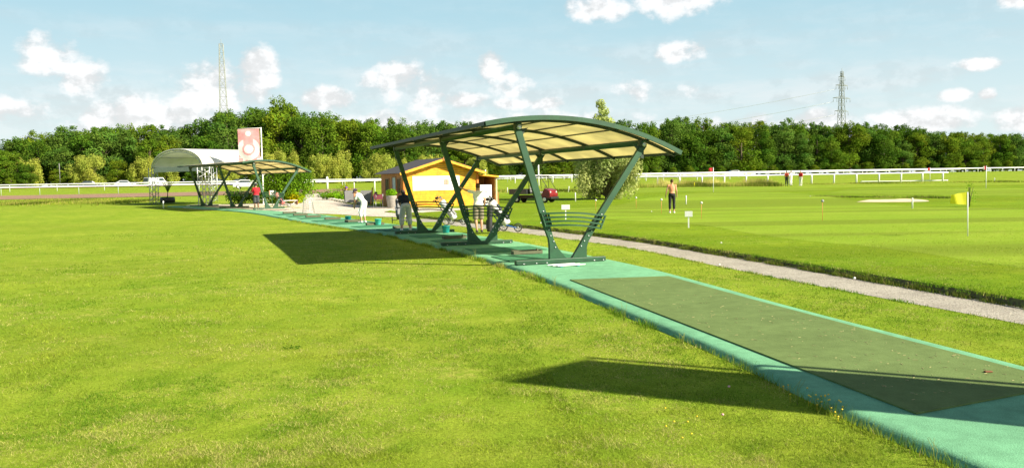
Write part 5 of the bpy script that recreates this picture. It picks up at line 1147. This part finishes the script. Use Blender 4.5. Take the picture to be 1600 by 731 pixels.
# longer tufts along the pad and on the bank of the path
def tufts(curve, i0, i1, n, spread, off, z, h0, h1, seed, name, cols=None, clump=.5, wd=.006):
    rg = np.random.default_rng(seed); X = []; Y = []; Hh = []
    i = rg.random(n)*(i1-i0)+i0; k = i.astype(int); f = i-k
    P = np.array([[p.x, p.y] for p in curve]); p = P[k]*(1-f)[:, None]+P[np.minimum(k+1, len(P)-1)]*f[:, None]
    cl = vnoise(i*1.7, i*0+3, 1, seed); kp = rg.random(n) < np.clip((cl-.2)*2, .15, 1)
    X = p[:, 0]+off+rg.normal(size=n)*spread; Y = p[:, 1]+rg.normal(size=n)*spread; Hh = (h0+(h1-h0)*rg.random(n)**2)*(.5+cl)
    X, Y, Hh = X[kp], Y[kp], Hh[kp]; c = gcol(X, Y, seed) if cols is None else cols[rg.integers(len(cols), size=len(X))]*(.7+.6*rg.random(len(X)))[:, None]
    Z = np.full(len(X), z)+np.array([G(y) for y in Y]); return blades(name, X, Y, Z, Hh, wd*(.8+.5*rg.random(len(X)))*np.clip(Y/8, 1, 2), c, seed+1, M_blade, .8, 'longer grass fringing the pad and path')
tufts(LA, 3, 60, 26000, .05, -.10, LZ-.01, .025, .10, 21, 'grass')
tufts(RA, 6, 60, 12000, .04, .10, LZ-.01, .02, .07, 22, 'grass')
dkc = np.array([(.13, .20, .02), (.10, .16, .018), (.16, .22, .03), (.24, .22, .07)])
tufts(UA, 10, 148, 48000, .05, -.05, LZ+.0, .04, .10, 23, 'grass', dkc)  # bank grass in darker greens, shade of the step put into the colour
tufts(UA, 10, 148, 26000, .06, .05, .02, .02, .065, 24, 'grass')
tufts(DA, 10, 148, 12000, .04, -.03, LZ, .02, .05, 25, 'grass')
# rough band with seed heads along the rail, and low rough at the foot of the track
def band(pl, n, h0, h1, seed, cols, label, spread=1.6, wd=.05, off=.0):
    P = np.array([[q.x, q.y] for q in (pix(*a) for a in pl)]); rg = np.random.default_rng(seed); i = rg.random(n)*(len(P)-1.001); k = i.astype(int); f = (i-k)[:, None]
    p = P[k]*(1-f)+P[k+1]*f; X = p[:, 0]+rg.normal(size=n)*.4; Y = p[:, 1]+rg.normal(size=n)*spread; cl = vnoise(X, Y*.3, .8, seed); Hh = (h0+(h1-h0)*rg.random(n))*(.45+cl)
    Z = np.array([G(y) for y in Y])+off; c = cols[rg.integers(len(cols), size=n)]*(.7+.6*rg.random(n))[:, None]; blades('rough_grass', X, Y, Z, Hh, np.full(n, wd), c, seed, M_blade, .5, label)
yc = np.array([(.22, .26, .03), (.16, .22, .02), (.34, .30, .08), (.12, .18, .02)])
band([(955, 294), (1080, 292), (1150, 291.5), (1212, 290.5)], 6000, .2, .55, 41, yc, 'tall rough grass in front of the white rail', 1.5, .07)
band([(1030, 291), (1100, 290), (1208, 288.8)], 2200, .4, .9, 42, np.array([(.55, .48, .16), (.40, .40, .09)]), 'dry seed heads in front of the white rail', 1.0, .06)
band([(1270, 288.5), (1350, 287), (1480, 285.5), (1600, 284)], 2500, .06, .2, 43, yc, 'low rough grass near the white rail', 1.5, .07)
band([(1280, 307), (1330, 309), (1400, 309.5), (1500, 310.5)], 2500, .05, .22, 44, dkc, 'dark grassy lip above the bunker', .5, .05)
band([(0, 318), (100, 316), (230, 315)], 9000, .08, .28, 45, yc, 'rough grass along the left edge of the range', 3.0, .07)
band([(560, 316.5), (640, 316), (700, 315)], 900, .2, .5, 46, yc, 'rough grass beside the cabin terrace', 1.5, .06)
band([(780, 300), (900, 299), (960, 298)], 3000, .1, .35, 47, yc, 'rough grass behind the utility cart', 2.0, .07)
# weeds and small flowers at the pad edge
rr = random.Random(8); mbf = MB(); mbp = MB(); mbd = MB()
for k in range(28):
    px = rr.gauss(1278, 30); py = 636+(px-1278)*.42+rr.uniform(-12, 14); p = pix(px, py, LZ); 
    mbf.ball((p.x, p.y, LZ+rr.uniform(.04, .10)), (.009, .009, .006), 6, 4); mbf.tube([(p.x, p.y, LZ), (p.x, p.y, LZ+.05)], .0015, 3)
for k in range(7):
    p = pix(rr.uniform(1030, 1130), rr.uniform(640, 705), LZ); mbf.ball((p.x, p.y, LZ+.045), (.009, .009, .006), 6, 4)
for px, py in ((1139, 612), (1129, 657)):
    p = pix(px, py, LZ); mbp.ball((p.x, p.y, LZ+.05), (.013, .013, .01), 8, 5)
o = mbf.build('yellow_flowers', mat('yellow_petal', (.80, .55, .02), .6)); tag(o, 'tiny yellow flowers in the grass at the pad edge', 'flowers', None, 'stuff')
o = mbp.build('pink_clover', mat('pink_petal', (.65, .35, .35), .6)); tag(o, 'small pink clover heads in the grass', 'flowers', None, 'stuff')
# broad-leaved weed rosettes
for (px, py, r_, lab) in ((457, 545, .10, 'dark weed patch in the middle of the left lawn'), (1010, 470, .05, 'small weed by the edge of the pad')):
    p = pix(px, py, LZ); me = leafmesh('foliage', [(leaves(None, (0, 0, .01), (r_*1.8, r_*1.2, .02), 110, .010, int(px), shell=.05), (.9, 1.0, .9))], M_leaf); o = lmesh_obj('weed', me); o.location = p+Vector((0, 0, .01)); tag(o, lab, 'weed', 'weeds in the lawn', 'stuff')
for k in range(14):
    q = rr.randrange(6, 34); p = LA[q]; h_ = rr.uniform(.12, .28); mb = MB(); x0, y0 = -.16+rr.uniform(-.08, .03), rr.uniform(-.1, .1)
    for j in range(3): mb.tube([(0, 0, 0), (rr.uniform(-.03, .03), rr.uniform(-.03, .03), h_*.6), (rr.uniform(-.06, .06), rr.uniform(-.05, .05), h_)], [.003, .002, .001], 4)
    o = mb.build('tall_weed', mat('stalk', (.22, .26, .05), .7), None, (p.x+x0, p.y+y0, LZ)); tag(o, 'thin tall grass stalk growing at the left edge of the pad', 'weed', 'tall stalks at the pad edge')
# dead leaf and specks on the big mat
p = pix(1544, 584, 0); o = MB().box((0, 0, .01), (.07, .04, .012), None, .004).build('dead_leaf', mat('brown_leaf', (.20, .08, .03), .8), None, (p.x, p.y, .014)); tag(o, 'brown dead leaf lying on the big olive mat', 'leaf')
mb = MB()
for k in range(260):
    u, v = rr.random()**.6, rr.random(); a = Vector((1.1, 15.3)).lerp(Vector((3.2, 6.8)), u); b = Vector((3.0, 15.5)).lerp(Vector((5.0, 7.4)), u); p = a.lerp(b, .05+.9*v); an = rr.uniform(0, 3.1); L = rr.uniform(.01, .05)
    mb.beam((p.x, p.y, .019), (p.x+math.cos(an)*L, p.y+math.sin(an)*L, .019), .004, .003)
tag(mb.build('dry_clippings', mat('straw', (.40, .36, .16), .8)), 'scattered dry grass clippings on the big olive mat', 'clippings', None, 'stuff')
